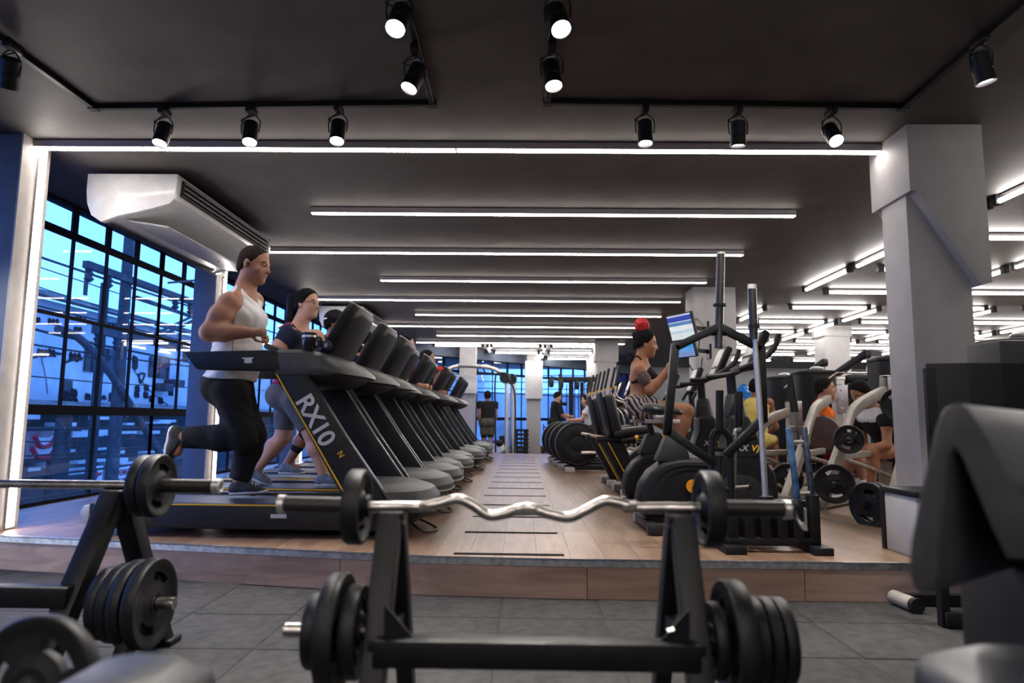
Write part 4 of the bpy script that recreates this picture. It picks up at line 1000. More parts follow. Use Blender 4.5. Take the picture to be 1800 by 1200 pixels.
obj('side_seam', MB().tube([A(411, 548, 4.555), A(410, 575, 4.50), A(409, 610, 4.50), A(407, 650, 4.50)], .0025, 5), M_blk, TR, world=True)
obj('chest_mark', MB().prism([(0, 0), (.012, .004), (.03, .012), (.012, .010), (.0, .005)], 'y', -.001, .001), M_blk, TR).location = A(463, 538, 4.62) - TR.location
K['soleR'] = (-1, 0, .12); K['soleL'] = (.06, 0, -1)
wear_legs(K, C_black, A(405, 662, 4.75), 1.93, .018, .030, .006, 'trousers')
shoes(K, S_blk, S_wht)
h = K['hp']; obj('earbud', MB().ball(h(.010, -.088, -.012), .012, 10, 8), M_blk, TR, world=True)

# 2 the woman in glasses
Jw = dict(P=A(511, 686, 5.72), C=A(525, 618, 5.72), N=A(526, 574, 5.72), H=A(540, 534, 5.72), f=(1, -.25, -.02), hf=(1, -.38, -.04), hu=(.02, 0, 1),
          sR=A(509, 588, 5.54), eR=A(476, 628, 5.44), wR=A(524, 638, 5.34), sL=A(556, 592, 5.92), eL=A(572, 640, 6.0), wL=A(618, 642, 5.98),
          hR=A(517, 702, 5.62), kR=A(549, 765, 5.62), aR=A(569, 836, 5.62), tR=A(592, 851, 5.60), hL=A(505, 702, 5.83), kL=A(497, 768, 5.83), aL=A(449, 826, 5.83), tL=A(467, 848, 5.83))
TW, K = build_person('woman in glasses with a dark ponytail, navy tee and grey shorts on the second treadmill', Jw, dict(skin=SK2, girth=1.06, neck=1.14, arm=1.12, leg=1.12, hs=1.0, hair='tied', fem=True, belly=True, base=V((Jw['P'].x, 5.72, TOPZ))), res=.009)
K['loose'] = False
us = Sdf(); K['torso'](us, .010); us.cap(Jw['P'] - up * .14, K['W'], .165, .15, .06, K['sq']); us.plane(K['W'] + up * .10, up); us.plane(A(511, 676, 5.72), -up); skin_obj('magenta_undershirt', us, .010, C_mag, TW)
wear_top(K, C_navy, A(511, 650, 5.72), .42, .016, .003, 'tee_shirt', neck=.45)
wear_legs(K, C_grey, A(511, 668, 5.72), .80, .008, .010, 0, 'shorts')
K['soleR'] = (.02, 0, -1); K['soleL'] = (-.35, 0, -1)
shoes(K, S_gry, S_wht)
h = K['hp']; s = Sdf(); s.cap(h(-.09, 0, .06), h(-.135, 0, .035), .034, .050, .02); s.cap(h(-.135, 0, .035), h(-.150, .0, -.14), .052, .044, .03); s.cap(h(-.150, 0, -.14), h(-.135, 0, -.25), .044, .014, .03)
skin_obj('ponytail', s, .009, M_hair, TW, .003, 60); obj('hair_tie', MB().lathe([(.024, -.01), (.032, 0), (.024, .01)], h(-.115, 0, .045), K['hf'] * -1 - K['hu'] * .6, 12), M_blk, TW, world=True)
gl = MB()
for sd in (1, -1):
    c = [h(.112 - .02 * abs(math.cos(a)) * (1 if math.cos(a) * sd > 0 else 0), sd * (.034 + .026 * math.cos(a) * 1), -.002 + .019 * math.sin(a)) for a in [k * 2 * PI / 14 for k in range(15)]]
    gl.tube(c, .0022, 5); gl.tube([h(.094, sd * .060, .006), h(.03, sd * .080, .008), h(-.01, sd * .086, .0)], .0022, 5)
gl.tube([h(.113, .009, .003), h(.117, 0, .006), h(.113, -.009, .003)], .0022, 5)
obj('glasses', gl, M_silvr, TW, world=True)
obj('shirt_print', MB().tube(bez([A(538, 588, 5.50), A(545, 584, 5.53), A(552, 592, 5.53), A(556, 606, 5.55)], 4), .006, 6), mat('pink print', (.7, .35, .32), .6, var=0), TW, world=True)
obj('shoulder_stripe', MB().tube([A(490, 577, 5.52), A(500, 571, 5.55), A(510, 567, 5.6)], .008, 6), C_pink, TW, world=True)

# 3-8 people further along the treadmills
def walker(px, py, Y, z0, label, S, yaw=0.0, res=.014, **kw):
    hpz = atY(px, py, Y); H = (hpz.z - z0) / .925
    Jn = walk_pose(hpz.x - (kw.get('lean', .04) + .035) * math.cos(yaw), Y - (kw.get('lean', .04) + .035) * math.sin(yaw), z0, H, yaw, **kw)
    S.setdefault('hs', 1.0); S['base'] = V((Jn['P'].x, Jn['P'].y, z0))
    T, K = build_person(label, Jn, S, res=res); K['shoe'] = H / 1.75; return T, K
up = V((0, 0, 1))
T3, K = walker(590, 566, 6.62, TOPZ, 'person in a black cap and dark shorts walking on the third treadmill', dict(skin=SK3, hair='short'), ph=.45)
wear_top(K, C_black, K['J']['P'] + up * .0, .5, .02, name='shirt'); wear_legs(K, C_navy, K['J']['P'] + up * .06, .80, .03, .03, name='shorts'); shoes(K, S_gry, S_wht)
for q in 'LR':
    s = Sdf(); a, b = K['J']['k' + q], K['J']['a' + q]; s.cap(a.lerp(b, .05), a.lerp(b, .6), .064, .055, .01, f0=True, f1=True); skin_obj('knee_sleeve', s, .012, C_black, T3)
h = K['hp']; s = Sdf(); s.ell(h(-.008, 0, .045), [.112, .092, .092], .01, np.array([list(K['hf']), list(K['hl']), list(K['hu'])]).T); s.plane(h(0, 0, .035), -K['hu']); skin_obj('cap_crown', s, .011, C_black, T3)
obj('cap_brim', MB().loft([[h(.08, y, .05 + dz) for y in (-.07, 0, .07)] + [h(.17, y, .035 + dz) for y in (.05, 0, -.05)] for dz in (0, .008)]), C_black, T3, world=True)
obj('cap_strap', MB().tube([h(-.11, -.03, .03), h(-.07, -.085, .035)], .008, 6), M_wht, T3, world=True)
obj('face_mask', MB().ball(h(.07, 0, -.055), (.05, .06, .05), 14, 10), M_lgr, T3, world=True)

T4, K = walker(642, 606, 7.5, TOPZ, 'dark haired person with a white earbud and pink tights on the fourth treadmill', dict(skin=SK3, hair='long', fem=True, hs=1.05), ph=.4, arms=(1.3, 1.2), elbow=.9)
wear_top(K, C_navy, K['J']['P'] + up * .02, .3, .014); wear_legs(K, C_pink, K['J']['P'] + up * .08, 1.95, .008, .008, name='tights'); shoes(K, S_gry, S_wht); obj('earbud', MB().ball(K['hp'](.0, -.092, -.02), .014, 8, 6), M_wht, T4, world=True)
T5, K = walker(714, 607, 8.4, TOPZ, 'dark haired man mostly hidden behind the console of the fifth treadmill', dict(skin=SK2, hair='short'), ph=.4)
wear_top(K, C_red, K['J']['P'] + up * .02, .45, .016); wear_legs(K, C_black, K['J']['P'] + up * .08, .8, .02, .02, name='shorts'); shoes(K, S_blk, S_wht)
T6, K = walker(751, 631, 10.3, TOPZ, 'bearded man with dark hair in profile on the seventh treadmill', dict(skin=SK1, hair='short', hs=1.05), ph=.4)
wear_top(K, C_grey, K['J']['P'] + up * .02, .45, .016); wear_legs(K, C_black, K['J']['P'] + up * .08, .8, .02, .02, name='shorts'); shoes(K, S_blk, S_wht)
def beard(K, T):
    h = K['hp']; s = Sdf(); RM = np.array([list(K['hf']), list(K['hl']), list(K['hu'])]).T
    s.ell(h(.034, 0, -.052), [.078, .067, .078], .02, RM); s.ell(h(.068, 0, -.1), [.028] * 3, .02); s.plane(h(.0, 0, -.045), K['hu'] - K['hf'] * .1); s.plane(h(.0, 0, 0), -K['hf']); skin_obj('beard', s, .012, M_hair, T)
beard(K, T6)
T7, K = walker(771, 659, 12.6, TOPZ, 'bearded man in a red cap and glasses turned towards the aisle', dict(skin=SK3, hair='short', hs=1.1), yaw=-.5, ph=.3)
wear_top(K, C_mar, K['J']['P'] + up * .02, .6, .018); wear_legs(K, C_black, K['J']['P'] + up * .08, 1.9, .012, .012); shoes(K, S_blk, S_wht); beard(K, T7)
h = K['hp']; s = Sdf(); s.ell(h(-.008, 0, .05), [.115, .095, .095], .01, np.array([list(K['hf']), list(K['hl']), list(K['hu'])]).T); s.plane(h(0, 0, .04), -K['hu']); skin_obj('cap_crown', s, .012, C_red, T7)
obj('cap_brim', MB().loft([[h(.08, y, .05 + dz) for y in (-.08, 0, .08)] + [h(.19, y, .04 + dz) for y in (.06, 0, -.06)] for dz in (0, .01)]), C_black, T7, world=True)
g2 = MB()
for sd in (1, -1): g2.tube([h(.108, sd * (.034 + .026 * math.cos(a)), .0 + .019 * math.sin(a)) for a in [k * 2 * PI / 10 for k in range(11)]], .003, 5)
obj('glasses', g2, M_silvr, T7, world=True)
# the man seen from behind by the far window
T8, K = walker(857, 698, 18.1, 0.0, 'man in black polo and olive shorts standing with his back turned', dict(skin=SK1, hair='short', hs=1.05), yaw=PI / 2 + .15, ph=.10, arms=(.75, .8), elbow=.45, spread=1.1)
wear_top(K, C_black, K['J']['P'] + up * -.01, .5, .02); wear_legs(K, C_olive, K['J']['P'] + up * .05, .80, .035, .035, name='shorts'); wear_legs(K, C_black, K['J']['P'], .97, .02, .018, name='under_shorts'); shoes(K, S_gry, S_wht)
# person at the far cable machine
T9, K = walker(980, 699, 18.3, 0.0, 'person in a black hooded top standing at the far cable machine', dict(skin=SK2, hair='short'), yaw=.2, ph=.1, arms=(1.1, 1.2), elbow=1.1, hpitch=.35)
wear_top(K, C_black, K['J']['P'] - up * .08, .98, .035); wear_legs(K, C_black, K['J']['P'] + up * .05, 1.9, .02, .02); shoes(K, S_blk, S_wht)

def seated(label, hip, face, S, Hs=1.72, knee_h=.46, knee_dir=None, hands=None, lean=.05, bend=0.0, hpitch=.1, foot_z=None, res=.014, hf=None, spread=.12):
    """someone sitting: hip = seat point, face = direction"""
    f = V(face).normalized(); l = V((0, 0, 1)).cross(f); P = V(hip) + up * .10; kd = f if knee_dir is None else V(knee_dir).normalized()
    td = up * math.cos(bend) + f * math.sin(bend); fd = f * math.cos(bend) - up * math.sin(bend); C_ = P + td * .20 * Hs + fd * lean * .8; N = P + td * .30 * Hs + fd * lean * 1.2; Hd = P + td * .395 * Hs + fd * (lean * 1.3 + .04)
    J = dict(P=P, C=C_, N=N, H=Hd, f=f, hf=(f - up * hpitch) if hf is None else V(hf), hu=up)
    for q, s in (('L', 1), ('R', -1)):
        sh = N + l * s * .185 - td * .045; J['s' + q] = sh
        w = V(hands[0 if q == 'L' else 1]) if hands else P + f * .38 + l * s * .15 + up * .1
        m = (sh + w) / 2; dd = w - sh; need = max(.0, .31 ** 2 - (dd.length / 2) ** 2) ** .5 * .9
        if dd.length > .54: w = sh + dd.normalized() * .54; m = (sh + w) / 2; need = .05
        e = m + (l * s * .4 - up * .8 - f * .3).normalized() * min(need, .22); J['e' + q], J['w' + q] = e, w
        h_ = V(hip) + l * s * .09 + up * .08; k = h_ + kd * .42 + l * s * spread * .6; k.z = V(hip).z + .06
        fz = (foot_z if foot_z is not None else PZ) + .085
        a = V((k.x, k.y, max(fz, k.z - .42))) + kd * .04; J['h' + q], J['k' + q], J['a' + q], J['t' + q] = h_, k, a, a + kd * .14 - up * .03
    S['base'] = V((P.x, P.y, foot_z if foot_z is not None else PZ)); S.setdefault('hs', 1.0)
    return build_person(label, J, S, res=res)
# ================================================================== WEIGHT PLATES, BARS, RACKS IN FRONT
def plate_mesh(R, T, hole=.026, slots=2, n=48, span=1.15, rot=.0):
    """round plate, axis = local X, raised rim, recessed web, grip slots cut through"""
    rad = [hole, hole + .018 * R / .15, R * .42, R * .50, R * .70, R * .80, R * .88, R * .97, R]; th = [T, T, T * .62, T * .60, T * .60, T * .66, T, T, T * .72]
    mb = MB(); nr = len(rad)
    for sgn in (-1, 1):
        mb.v += [(sgn * th[i] / 2, rad[i] * math.cos(2 * PI * k / n + rot), rad[i] * math.sin(2 * PI * k / n + rot)) for i in range(nr) for k in range(n)]
    idx = lambda s, i, k: s * nr * n + i * n + k % n
    def keep(i, k):
        if i not in (3,) or not slots: return True
        a = 2 * PI * (k + .5) / n
        return all(abs((a - 2 * PI * (j + .25) / slots + PI) % (2 * PI) - PI) > span / 2 for j in range(slots))
    for i in range(nr - 1):
        for k in range(n):
            if not keep(i, k): continue
            a, b, c, d = (i, k), (i, k + 1), (i + 1, k + 1), (i + 1, k)
            mb.f.append([idx(0, *q) for q in (a, b, c, d)]); mb.f.append([idx(1, *q) for q in (d, c, b, a)])
            for (p, q, ni, nk) in ((a, b, i - 1, k), (b, c, i, k + 1), (c, d, i + 1, k), (d, a, i, k - 1)):
                if ni < 0 or ni >= nr - 1 or not keep(ni, nk): mb.f.append([idx(0, *q), idx(0, *p), idx(1, *p), idx(1, *q)])
    return mb
PL = {}
def plate(c, R, T, label, ax=(1, 0, 0), slots=2, rot=0., group='weight plates', hole=.026):
    t = thing('weight_plate', label, 'weight plate', c, group=group); key = (round(R, 3), round(T, 3), slots)
    if key not in PL:
        o = obj('disc', plate_mesh(R, T, hole, slots), M_iron, t, ang=40); PL[key] = o.data; o2 = obj('hub_ring', MB().lathe([(hole, -T * .56), (hole + .012, -T * .56), (hole + .012, T * .56), (hole, T * .56), (hole, -T * .56)], (0, 0, 0), (1, 0, 0), 20), M_met, t); PL[key + ('h',)] = o2.data
    else:
        o = bpy.data.objects.new('disc', PL[key]); C.objects.link(o); o.parent = t; o2 = bpy.data.objects.new('hub_ring', PL[key + ('h',)]); C.objects.link(o2); o2.parent = t
    x = V(ax).normalized(); z = V((0, 0, 1)); y = z.cross(x).normalized() if abs(x.z) < .95 else V((0, 1, 0)); z = x.cross(y)
    t.matrix_world = Matrix.Translation(V(c)) @ (Matrix((x, y, z)).transposed() @ Matrix.Rotation(rot, 3, 'X')).to_4x4()
    return t
YB = 1.75
def pxX(px, y): return atY(px, 890, y).x
# --- curl bar rack
zb = atY(900, 892, YB).z
PZL, PZR, CRZ = atY(560, 1108, YB - .09).z, atY(1330, 1126, YB - .09).z, atY(900, 1147, YB - .155).z
r = thing('curl_bar_rack', 'black A-frame rack in the centre foreground carrying the wavy curl bar', 'barbell rack', (0.03, YB, 0))
xl, xr = atY(688, 900, YB).x, atY(1197, 900, YB).x; top = zb - .022
for s, x in ((-1, xl), (1, xr)):
    obj('front_leg', MB().bar((x, YB - .01, top), (x - s * -.002, YB - .31, .0), .055, .06, (0, 1, 0)), M_met, r, world=True, bev=.005)
    obj('rear_leg', MB().bar((x - s * .012, YB + .015, top - .01), (x - s * .012, YB + .33, .0), .045, .05, (0, 1, 0)), M_met, r, world=True, bev=.005)
    obj('apex_cap', MB().box((x - s * .004, YB, top + .002), (.062, .06, .02)), M_met, r, world=True, bev=.004)
    obj('side_rail', MB().bar((x - s * .004, YB - .16, CRZ), (x - s * .004, YB + .17, CRZ), .04, .04), M_met, r, world=True, bev=.004)
    obj('gusset', MB().prism([(x - s * .02, CRZ + .025), (x - s * .09, CRZ + .025), (x - s * .02, CRZ + .10)], 'y', YB - .155, YB - .149), M_met, r, world=True)
    pz = PZL if s < 0 else PZR
    obj('plate_peg', MB().tube([(x, YB - .09, pz), (x + s * .225, YB - .09, pz)], .0165, 16), M_chr, r, world=True)
    for yy in (-.31, .33): obj('foot_cap', MB().box((x, YB + yy, .012), (.065, .07, .024)), M_blk, r, world=True, bev=.006)
obj('cross_bar', MB().bar((xl, YB - .155, CRZ), (xr, YB - .155, CRZ), .055, .06), M_met, r, world=True, bev=.006)
obj('lock_pin', MB().tube([(xr - .07, YB - .155, CRZ + .05), (xr - .055, YB - .155, CRZ + .055)], .005, 8), M_chr, r, world=True)
for x, R, T, n in ((xl - .060, .105, .035, 'innermost plate on the left peg of the curl bar rack'), (xl - .105, .132, .042, 'large middle plate on the left peg of the curl bar rack'), (xl - .150, .085, .030, 'small outer plate on the left peg of the curl bar rack')):
    plate((x, YB - .09, PZL), R, T, n, group='plates on the curl bar rack pegs')
for x, R, T, n in ((xr + .052, .085, .026, 'small innermost plate on the right peg of the curl bar rack'), (xr + .096, .135, .046, 'largest plate on the right peg of the curl bar rack'), (xr + .140, .098, .024, 'third plate out on the right peg of the curl bar rack'), (xr + .170, .098, .024, 'fourth plate out on the right peg of the curl bar rack'), (xr + .202, .097, .026, 'outermost plate on the right peg of the curl bar rack')):
    plate((x, YB - .09, PZR), R, T, n, group='plates on the curl bar rack pegs')
# --- the curl bar
b = thing('curl_bar', 'chrome wavy curl bar with black sleeves resting on the centre rack', 'barbell', (0.03, YB, zb))
path = [(642, 891), (700, 890), (742, 890), (775, 884), (804, 877), (830, 887), (858, 905), (885, 903), (925, 892), (965, 903), (1000, 909), (1030, 896), (1062, 881), (1090, 885), (1118, 892), (1160, 892), (1236, 893)]
obj('shaft', MB().tube(bez([atY(x, y, YB) for x, y in path], 6), .0135, 16), M_chr, b, world=True)
for (a, c, e) in ((648, 502, 489), (1230, 1376, 1389)):
    p, q, w = atY(a, 889 if a < 900 else 893, YB), atY(c, 886 if a < 900 else 895, YB), atY(e, 886 if a < 900 else 896, YB)
    obj('sleeve', MB().tube([p, q], .0205, 24), mat('knurled black sleeve', (.03, .028, .028), .42, .5, var=.1), b, world=True)
    obj('end_cap', MB().lathe([(.0205, 0), (.0235, .001), (.0235, .016), (.017, .0185), (.016, .012), (.0005, .012)], q, (w - q), 24), M_chr2, b, world=True)
    obj('stop_collar', MB().tube([p + (p - q).normalized() * .004, p + (q - p).normalized() * .016], .027, 24), M_met, b, world=True)
for (a, c) in ((738, 760), (905, 945), (1094, 1118)): obj('knurled_grip', MB().tube([atY(a, 890 if a != 905 else 897, YB), atY(c, 889.5 if a != 905 else 895.5, YB)], .0141, 16), mat('knurling', (.30, .28, .27), .5, .9, var=.2, scale=300, bump=.5, bscale=900), b, world=True)
p = atY(628, 890, YB); plate(p, .093, .040, 'small plate loaded on the left sleeve of the curl bar', slots=3, hole=.0205)
p = atY(1246, 894, YB); plate(p, .094, .042, 'small plate loaded on the right sleeve of the curl bar', slots=3, hole=.0205)
p = atY(1396, 897, YB); t = thing('spring_clip', 'wire spring clip hanging on the right end of the curl bar', 'collar clip', p)
obj('coil', MB().tube([(.004 * k / 3 - .012, .02 * math.cos(k * .7), .02 * math.sin(k * .7)) for k in range(20)], .0022, 6), M_met, t)
for s in (-1, 1): obj('clip_handle', MB().tube(bez([(.006, .0, -.018), (.016, s * .008, -.036), (.024, s * .008, -.046), (.028, s * .003, -.042), (.02, s * .003, -.03)], 4), .0018, 6), M_chr2, t)

# --- left rack with the straight bar
XA, YA = -1.545, 2.62; zl = atY(215, 858, YA).z
r = thing('barbell_rack', 'black A-frame barbell rack at the left edge with a straight bar on top', 'barbell rack', (XA - .4, YA, 0))
for x in (XA, XA - 1.0):
    obj('front_leg', MB().bar((x, YA - .01, zl - .02), (x - .04, YA - .36, .0), .075, .07, (0, 1, 0)), M_met, r, world=True, bev=.006)
    obj('rear_leg', MB().bar((x + .01, YA + .02, zl - .02), (x + .03, YA + .36, .0), .075, .07, (0, 1, 0)), M_met, r, world=True, bev=.006)
    obj('apex_cap', MB().box((x, YA, zl - .015), (.09, .08, .022)), M_met, r, world=True, bev=.005)
    obj('side_rail', MB().bar((x - .02, YA - .20, .335), (x + .015, YA + .22, .335), .055, .06), M_met, r, world=True, bev=.005)
    obj('foot_pad', MB().box((x + .03, YA + .37, .012), (.11, .10, .024)), M_blk, r, world=True, bev=.006)
    obj('foot_pad', MB().box((x - .04, YA - .37, .012), (.11, .10, .024)), M_blk, r, world=True, bev=.006)
obj('cross_bar', MB().bar((XA, YA - .22, .335), (XA - 1.0, YA - .22, .335), .06, .07), M_met, r, world=True, bev=.006)
obj('rest_hook', MB().prism([(YA + .03, .60), (YA + .16, .56), (YA + .19, .50), (YA + .10, .50)], 'x', XA + .02, XA + .05), M_met, r, world=True, bev=.004)
py_, pz_ = 2.50, atY(300, 1060, 2.5).z
obj('plate_peg', MB().tube([(XA, py_, pz_), (XA + .31, py_, pz_)], .021, 16), M_chr, r, world=True)
for x, R, T, n in ((XA + .075, .125, .034, 'innermost plate on the lower peg of the left rack'), (XA + .118, .135, .034, 'second plate on the lower peg of the left rack'), (XA + .166, .148, .040, 'third plate on the lower peg of the left rack'), (XA + .222, .155, .044, 'outermost plate on the lower peg of the left rack')):
    plate((x, py_, pz_), R, T, n, rot=.35, group='plates on the left rack peg')
p0, p1 = atY(235, 1095, 2.45), atY(196, 1165, 2.40); p1.z = max(p1.z, .03)
obj('stabiliser', MB().bar(p0, V((p1.x, p1.y, .0)), .07, .05, (1, 0, 0)), M_met, r, world=True, bev=.012)
b = thing('barbell', 'straight steel barbell with black sleeve lying on the left rack', 'barbell', (XA - .5, YA, zl))
zc = zl + .012; e0, e1 = atY(283, 861, YA).x, atY(375, 862, YA).x
obj('shaft', MB().tube([(-3.4, YA, zc), (e0, YA, zc)], .0165, 16), M_chr, b, world=True)
obj('sleeve', MB().tube([(e0 - .02, YA, zc), (e1, YA, zc)], .026, 24), mat('knurled black sleeve', (0, 0, 0)), b, world=True)
obj('end_cap', MB().lathe([(.026, 0), (.029, .001), (.029, .026), (.022, .03), (.014, .028), (.013, .015), (.0005, .015)], (e1, YA, zc), (1, 0, 0), 24), M_chr2, b, world=True)
for px, R, T, n in ((255, .115, .036, 'inner plate on the straight bar of the left rack'), (276, .118, .040, 'outer plate with slots on the straight bar of the left rack')):
    plate((atY(px, 860, YA).x, YA, zc), R, T, n, rot=.5, hole=.0262, group='plates on the straight barbell')

# --- bench with a plate horn, bottom left
t = thing('flat_bench', 'grey padded bench cut by the bottom edge, left', 'bench', (-.60, 1.02, 0))
def pad(mb, c, d, r=.04, crown=.02, n=8):
    """rounded pad: superellipse plan, domed top"""
    rings = []
    for z, k in ((0, .93), (.25, 1), (.6, 1), (.85, .95), (.97, .84), (1.0, .6)):
        rings.append([V((c[0] + d[0] / 2 * k * math.copysign(abs(math.cos(a)) ** .45, math.cos(a)), c[1] + d[1] / 2 * k * math.copysign(abs(math.sin(a)) ** .45, math.sin(a)), c[2] + d[2] * z + (crown if z == 1 else 0))) for a in [2 * PI * q / 32 for q in range(32)]])
    return mb.loft(rings)
pt = atY(208, 1186, 1.02)
obj('seat_pad', pad(MB(), (pt.x + .0, 1.02, pt.z - .095), (.20, .30, .075)), M_vinb, t, world=True, ang=60)
obj('frame', MB().span((pt.x - .03, .80, pt.z - .17), (pt.x + .03, 1.12, pt.z - .10)), M_met, t, world=True, bev=.005)
for y in (.82, 1.10): obj('leg', MB().bar((pt.x, y, pt.z - .12), (pt.x, y, .0), .05, .05), M_met, t, world=True, bev=.004); obj('floor_bar', MB().bar((pt.x - .2, y, .03), (pt.x + .2, y, .03), .05, .05), M_met, t, world=True, bev=.004)
pc = atY(54, 1210, 1.30)
obj('plate_horn', MB().tube([(pc.x, 1.43, pc.z - .03), (pc.x, 1.2, pc.z - .002)], .014, 14), M_chr, t, world=True); obj('horn_bracket', MB().bar((pc.x, 1.43, pc.z - .0), (pc.x, 1.43, .0), .05, .05), M_met, t, world=True); obj('floor_bar', MB().bar((pc.x, 1.43, .03), (pt.x, 1.43, .03), .05, .05), M_met, t, world=True)
plate((pc.x, 1.31, pc.z), .125, .034, 'big dark plate with three slots in the bottom left corner', ax=(-.10, -1, .12), slots=3, rot=.45, hole=.024)

# --- preacher bench, right foreground
t = thing('preacher_bench', 'blurred dark preacher curl bench filling the lower right corner', 'bench', (.95, 1.25, 0))
Y0 = 1.08; q = lambda x, y: atY(x, y, Y0)
outer = [(1596, 1000), (1600, 950), (1618, 860), (1634, 790), (1646, 742), (1660, 716), (1680, 707), (1700, 716), (1722, 748), (1760, 815), (1800, 890), (1850, 985)]
inner = [(1770, 985), (1742, 930), (1712, 860), (1690, 806), (1676, 786), (1668, 800), (1664, 850), (1656, 930), (1650, 1005), (1640, 1040), (1622, 1048), (1604, 1032)]
pts = [q(*p) for p in outer + inner]; ex = V((.42, .34, -.01))
m = MB(); n = len(pts); vs = pts + [p + ex for p in pts]
def strip(k): return (k, (2 * n - 1 - k) % n)
fs = []
quads = [(0, 1, 22, 23), (1, 2, 21, 22), (2, 3, 20, 21), (3, 4, 18, 19, 20), (4, 5, 17, 18), (5, 6, 16, 17), (6, 7, 16), (7, 8, 15, 16), (8, 9, 14, 15), (9, 10, 13, 14), (10, 11, 12, 13)]
for qd in quads: fs.append(tuple(qd)); fs.append(tuple(n + i for i in reversed(qd)))
fs += [(i, (i + 1) % n, n + (i + 1) % n, n + i) for i in range(n)]
obj('arm_pad', m.add(vs, fs), M_vinb, t, world=True, bev=.012, seg=3, ang=70)
obj('pad_plate', MB().bar(q(1690, 840) + ex * .5, q(1800, 1040) + ex * .5, .34, .012, (1, 0, 1)), M_blk, t, world=True)
pc = q(1720, 900) + ex * .55; obj('post', MB().bar((pc.x + .05, pc.y, pc.z), (pc.x + .05, pc.y, .03), .09, .09), M_met, t, world=True, bev=.006)
obj('base_rail', MB().bar((pc.x + .05, pc.y + .35, .04), (pc.x + .05, pc.y - .75, .04), .08, .07), M_met, t, world=True, bev=.006); obj('base_foot', MB().bar((pc.x - .2, pc.y + .33, .04), (pc.x + .3, pc.y + .33, .04), .08, .07), M_met, t, world=True, bev=.006)
obj('back_cover', MB().prism([(pc.y - .12, .20), (pc.y + .22, .20), (pc.y + .22, .82), (pc.y - .12, .86)], 'x', pc.x - .02, pc.x + .4), M_blk, t, world=True, bev=.01)
sp = atY(1716, 1122, 1.15)
obj('seat_pad', pad(MB(), (sp.x + .03, 1.0, sp.z - .10), (.30, .36, .085)), M_vinb, t, world=True, ang=60)
obj('seat_post', MB().bar((sp.x + .03, 1.0, sp.z - .1), (sp.x + .03, 1.0, .05), .06, .06), M_met, t, world=True); obj('seat_rail', MB().bar((sp.x + .03, 1.0, .05), (pc.x + .05, pc.y - .3, .05), .06, .05), M_met, t, world=True)
# --- shrouded machine behind it
t = thing('shrouded_machine', 'glossy black acrylic shroud in front of the big column', 'exercise machine', (2.1, 3.25, 0))
xa, xb_ = atY(1641, 640, 3.3).x, atY(1780, 640, 3.3).x; zt_ = atY(1641, 637, 3.3).z
M_acr = glass_mat('smoked acrylic', (.09, .09, .10), .03)
obj('acrylic_panel', MB().prism([(xa, 3.36), (xa + .17, 3.30), (xb_ + .3, 3.30), (xb_ + .3, 3.306), (xa + .17, 3.306), (xa, 3.366)], 'z', .25, zt_), M_acr, t, world=True)
obj('weight_tower', MB().span((xb_ - .03, 3.34, .0), (xb_ + .25, 3.6, zt_ + .12)), M_blk2, t, world=True, bev=.02)
obj('guard_frame', MB().bar((xa + .02, 3.38, .04), (xb_ + .3, 3.38, .04), .06, .07), M_met, t, world=True, bev=.006)
obj('upright_cover', MB().span((xb_ - .10, 3.33, .1), (xb_ + .02, 3.42, 1.0)), M_blk2, t, world=True, bev=.02)
for x in (xa + .02, xb_): obj('guard_post', MB().bar((x + .01, 3.39, 0), (x + .01, 3.39, zt_ - .02), .04, .04), M_met, t, world=True)
a = atZ(1608, 1076, 0); obj('floor_tube', MB().tube([(a.x - .02, a.y + .16, .037), (a.x, a.y - .0, .037)], .036, 16), M_champ, t, world=True); obj('tube_cap', MB().tube([(a.x, a.y, .037), (a.x + .002, a.y - .03, .037)], .038, 16), M_blk, t, world=True)
obj('floor_rail', MB().bar((a.x - .01, a.y + .13, .035), (xb_ + .1, a.y + .13, .035), .05, .05), M_met, t, world=True)
# ================================================================== CARDIO MACHINES RIGHT OF THE AISLE
def logo(parent, c, s, side=-1):
    R = axes(c, (1, 0, 0), (0, side, 0)); p = obj('logo_patch', MB().prism([(c[0] + 1.35 * s * math.cos(a), c[2] + .62 * s * math.sin(a)) for a in [2 * PI * k / 20 for k in range(20)]], 'y', c[1] - .001, c[1] + .001), M_blk, parent)
    text_obj('logo_letters', 'XX', s * .62, M_slv, parent, axes((c[0] - .35 * s, c[1] + side * .002, c[2]), (1, 0, 0), (0, side, 0)), .001, 1.0, .2)
    text_obj('logo_mark', 'V)', s * .62, M_yel, parent, axes((c[0] + .62 * s, c[1] + side * .002, c[2]), (1, 0, 0), (0, side, 0)), .001, 1.0, .2)
def tilted_box(name, c, d, ang, m, parent, bev=.01):
    R = Matrix.Rotation(ang, 3, 'Y'); return obj(name, MB().box(c, d, R), m, parent, bev=bev)
def console(parent, c, ang, w=.27, h=.30):
    R = Matrix.Rotation(ang, 3, 'Y'); cc = V(c)
    o = obj('console', MB().box(c, (.055, w, h), R), M_blk2, parent, bev=.02, seg=3)
    obj('screen', MB().box(cc + R @ V((-.029, 0, .035)), (.006, w * .74, h * .55), R), mat('grey display', (.22, .23, .25), .2, var=.2, scale=10), o)
    obj('key_pad', MB().box(cc + R @ V((-.029, 0, -h * .32)), (.006, w * .6, h * .18), R), M_lgr, o)
    return o
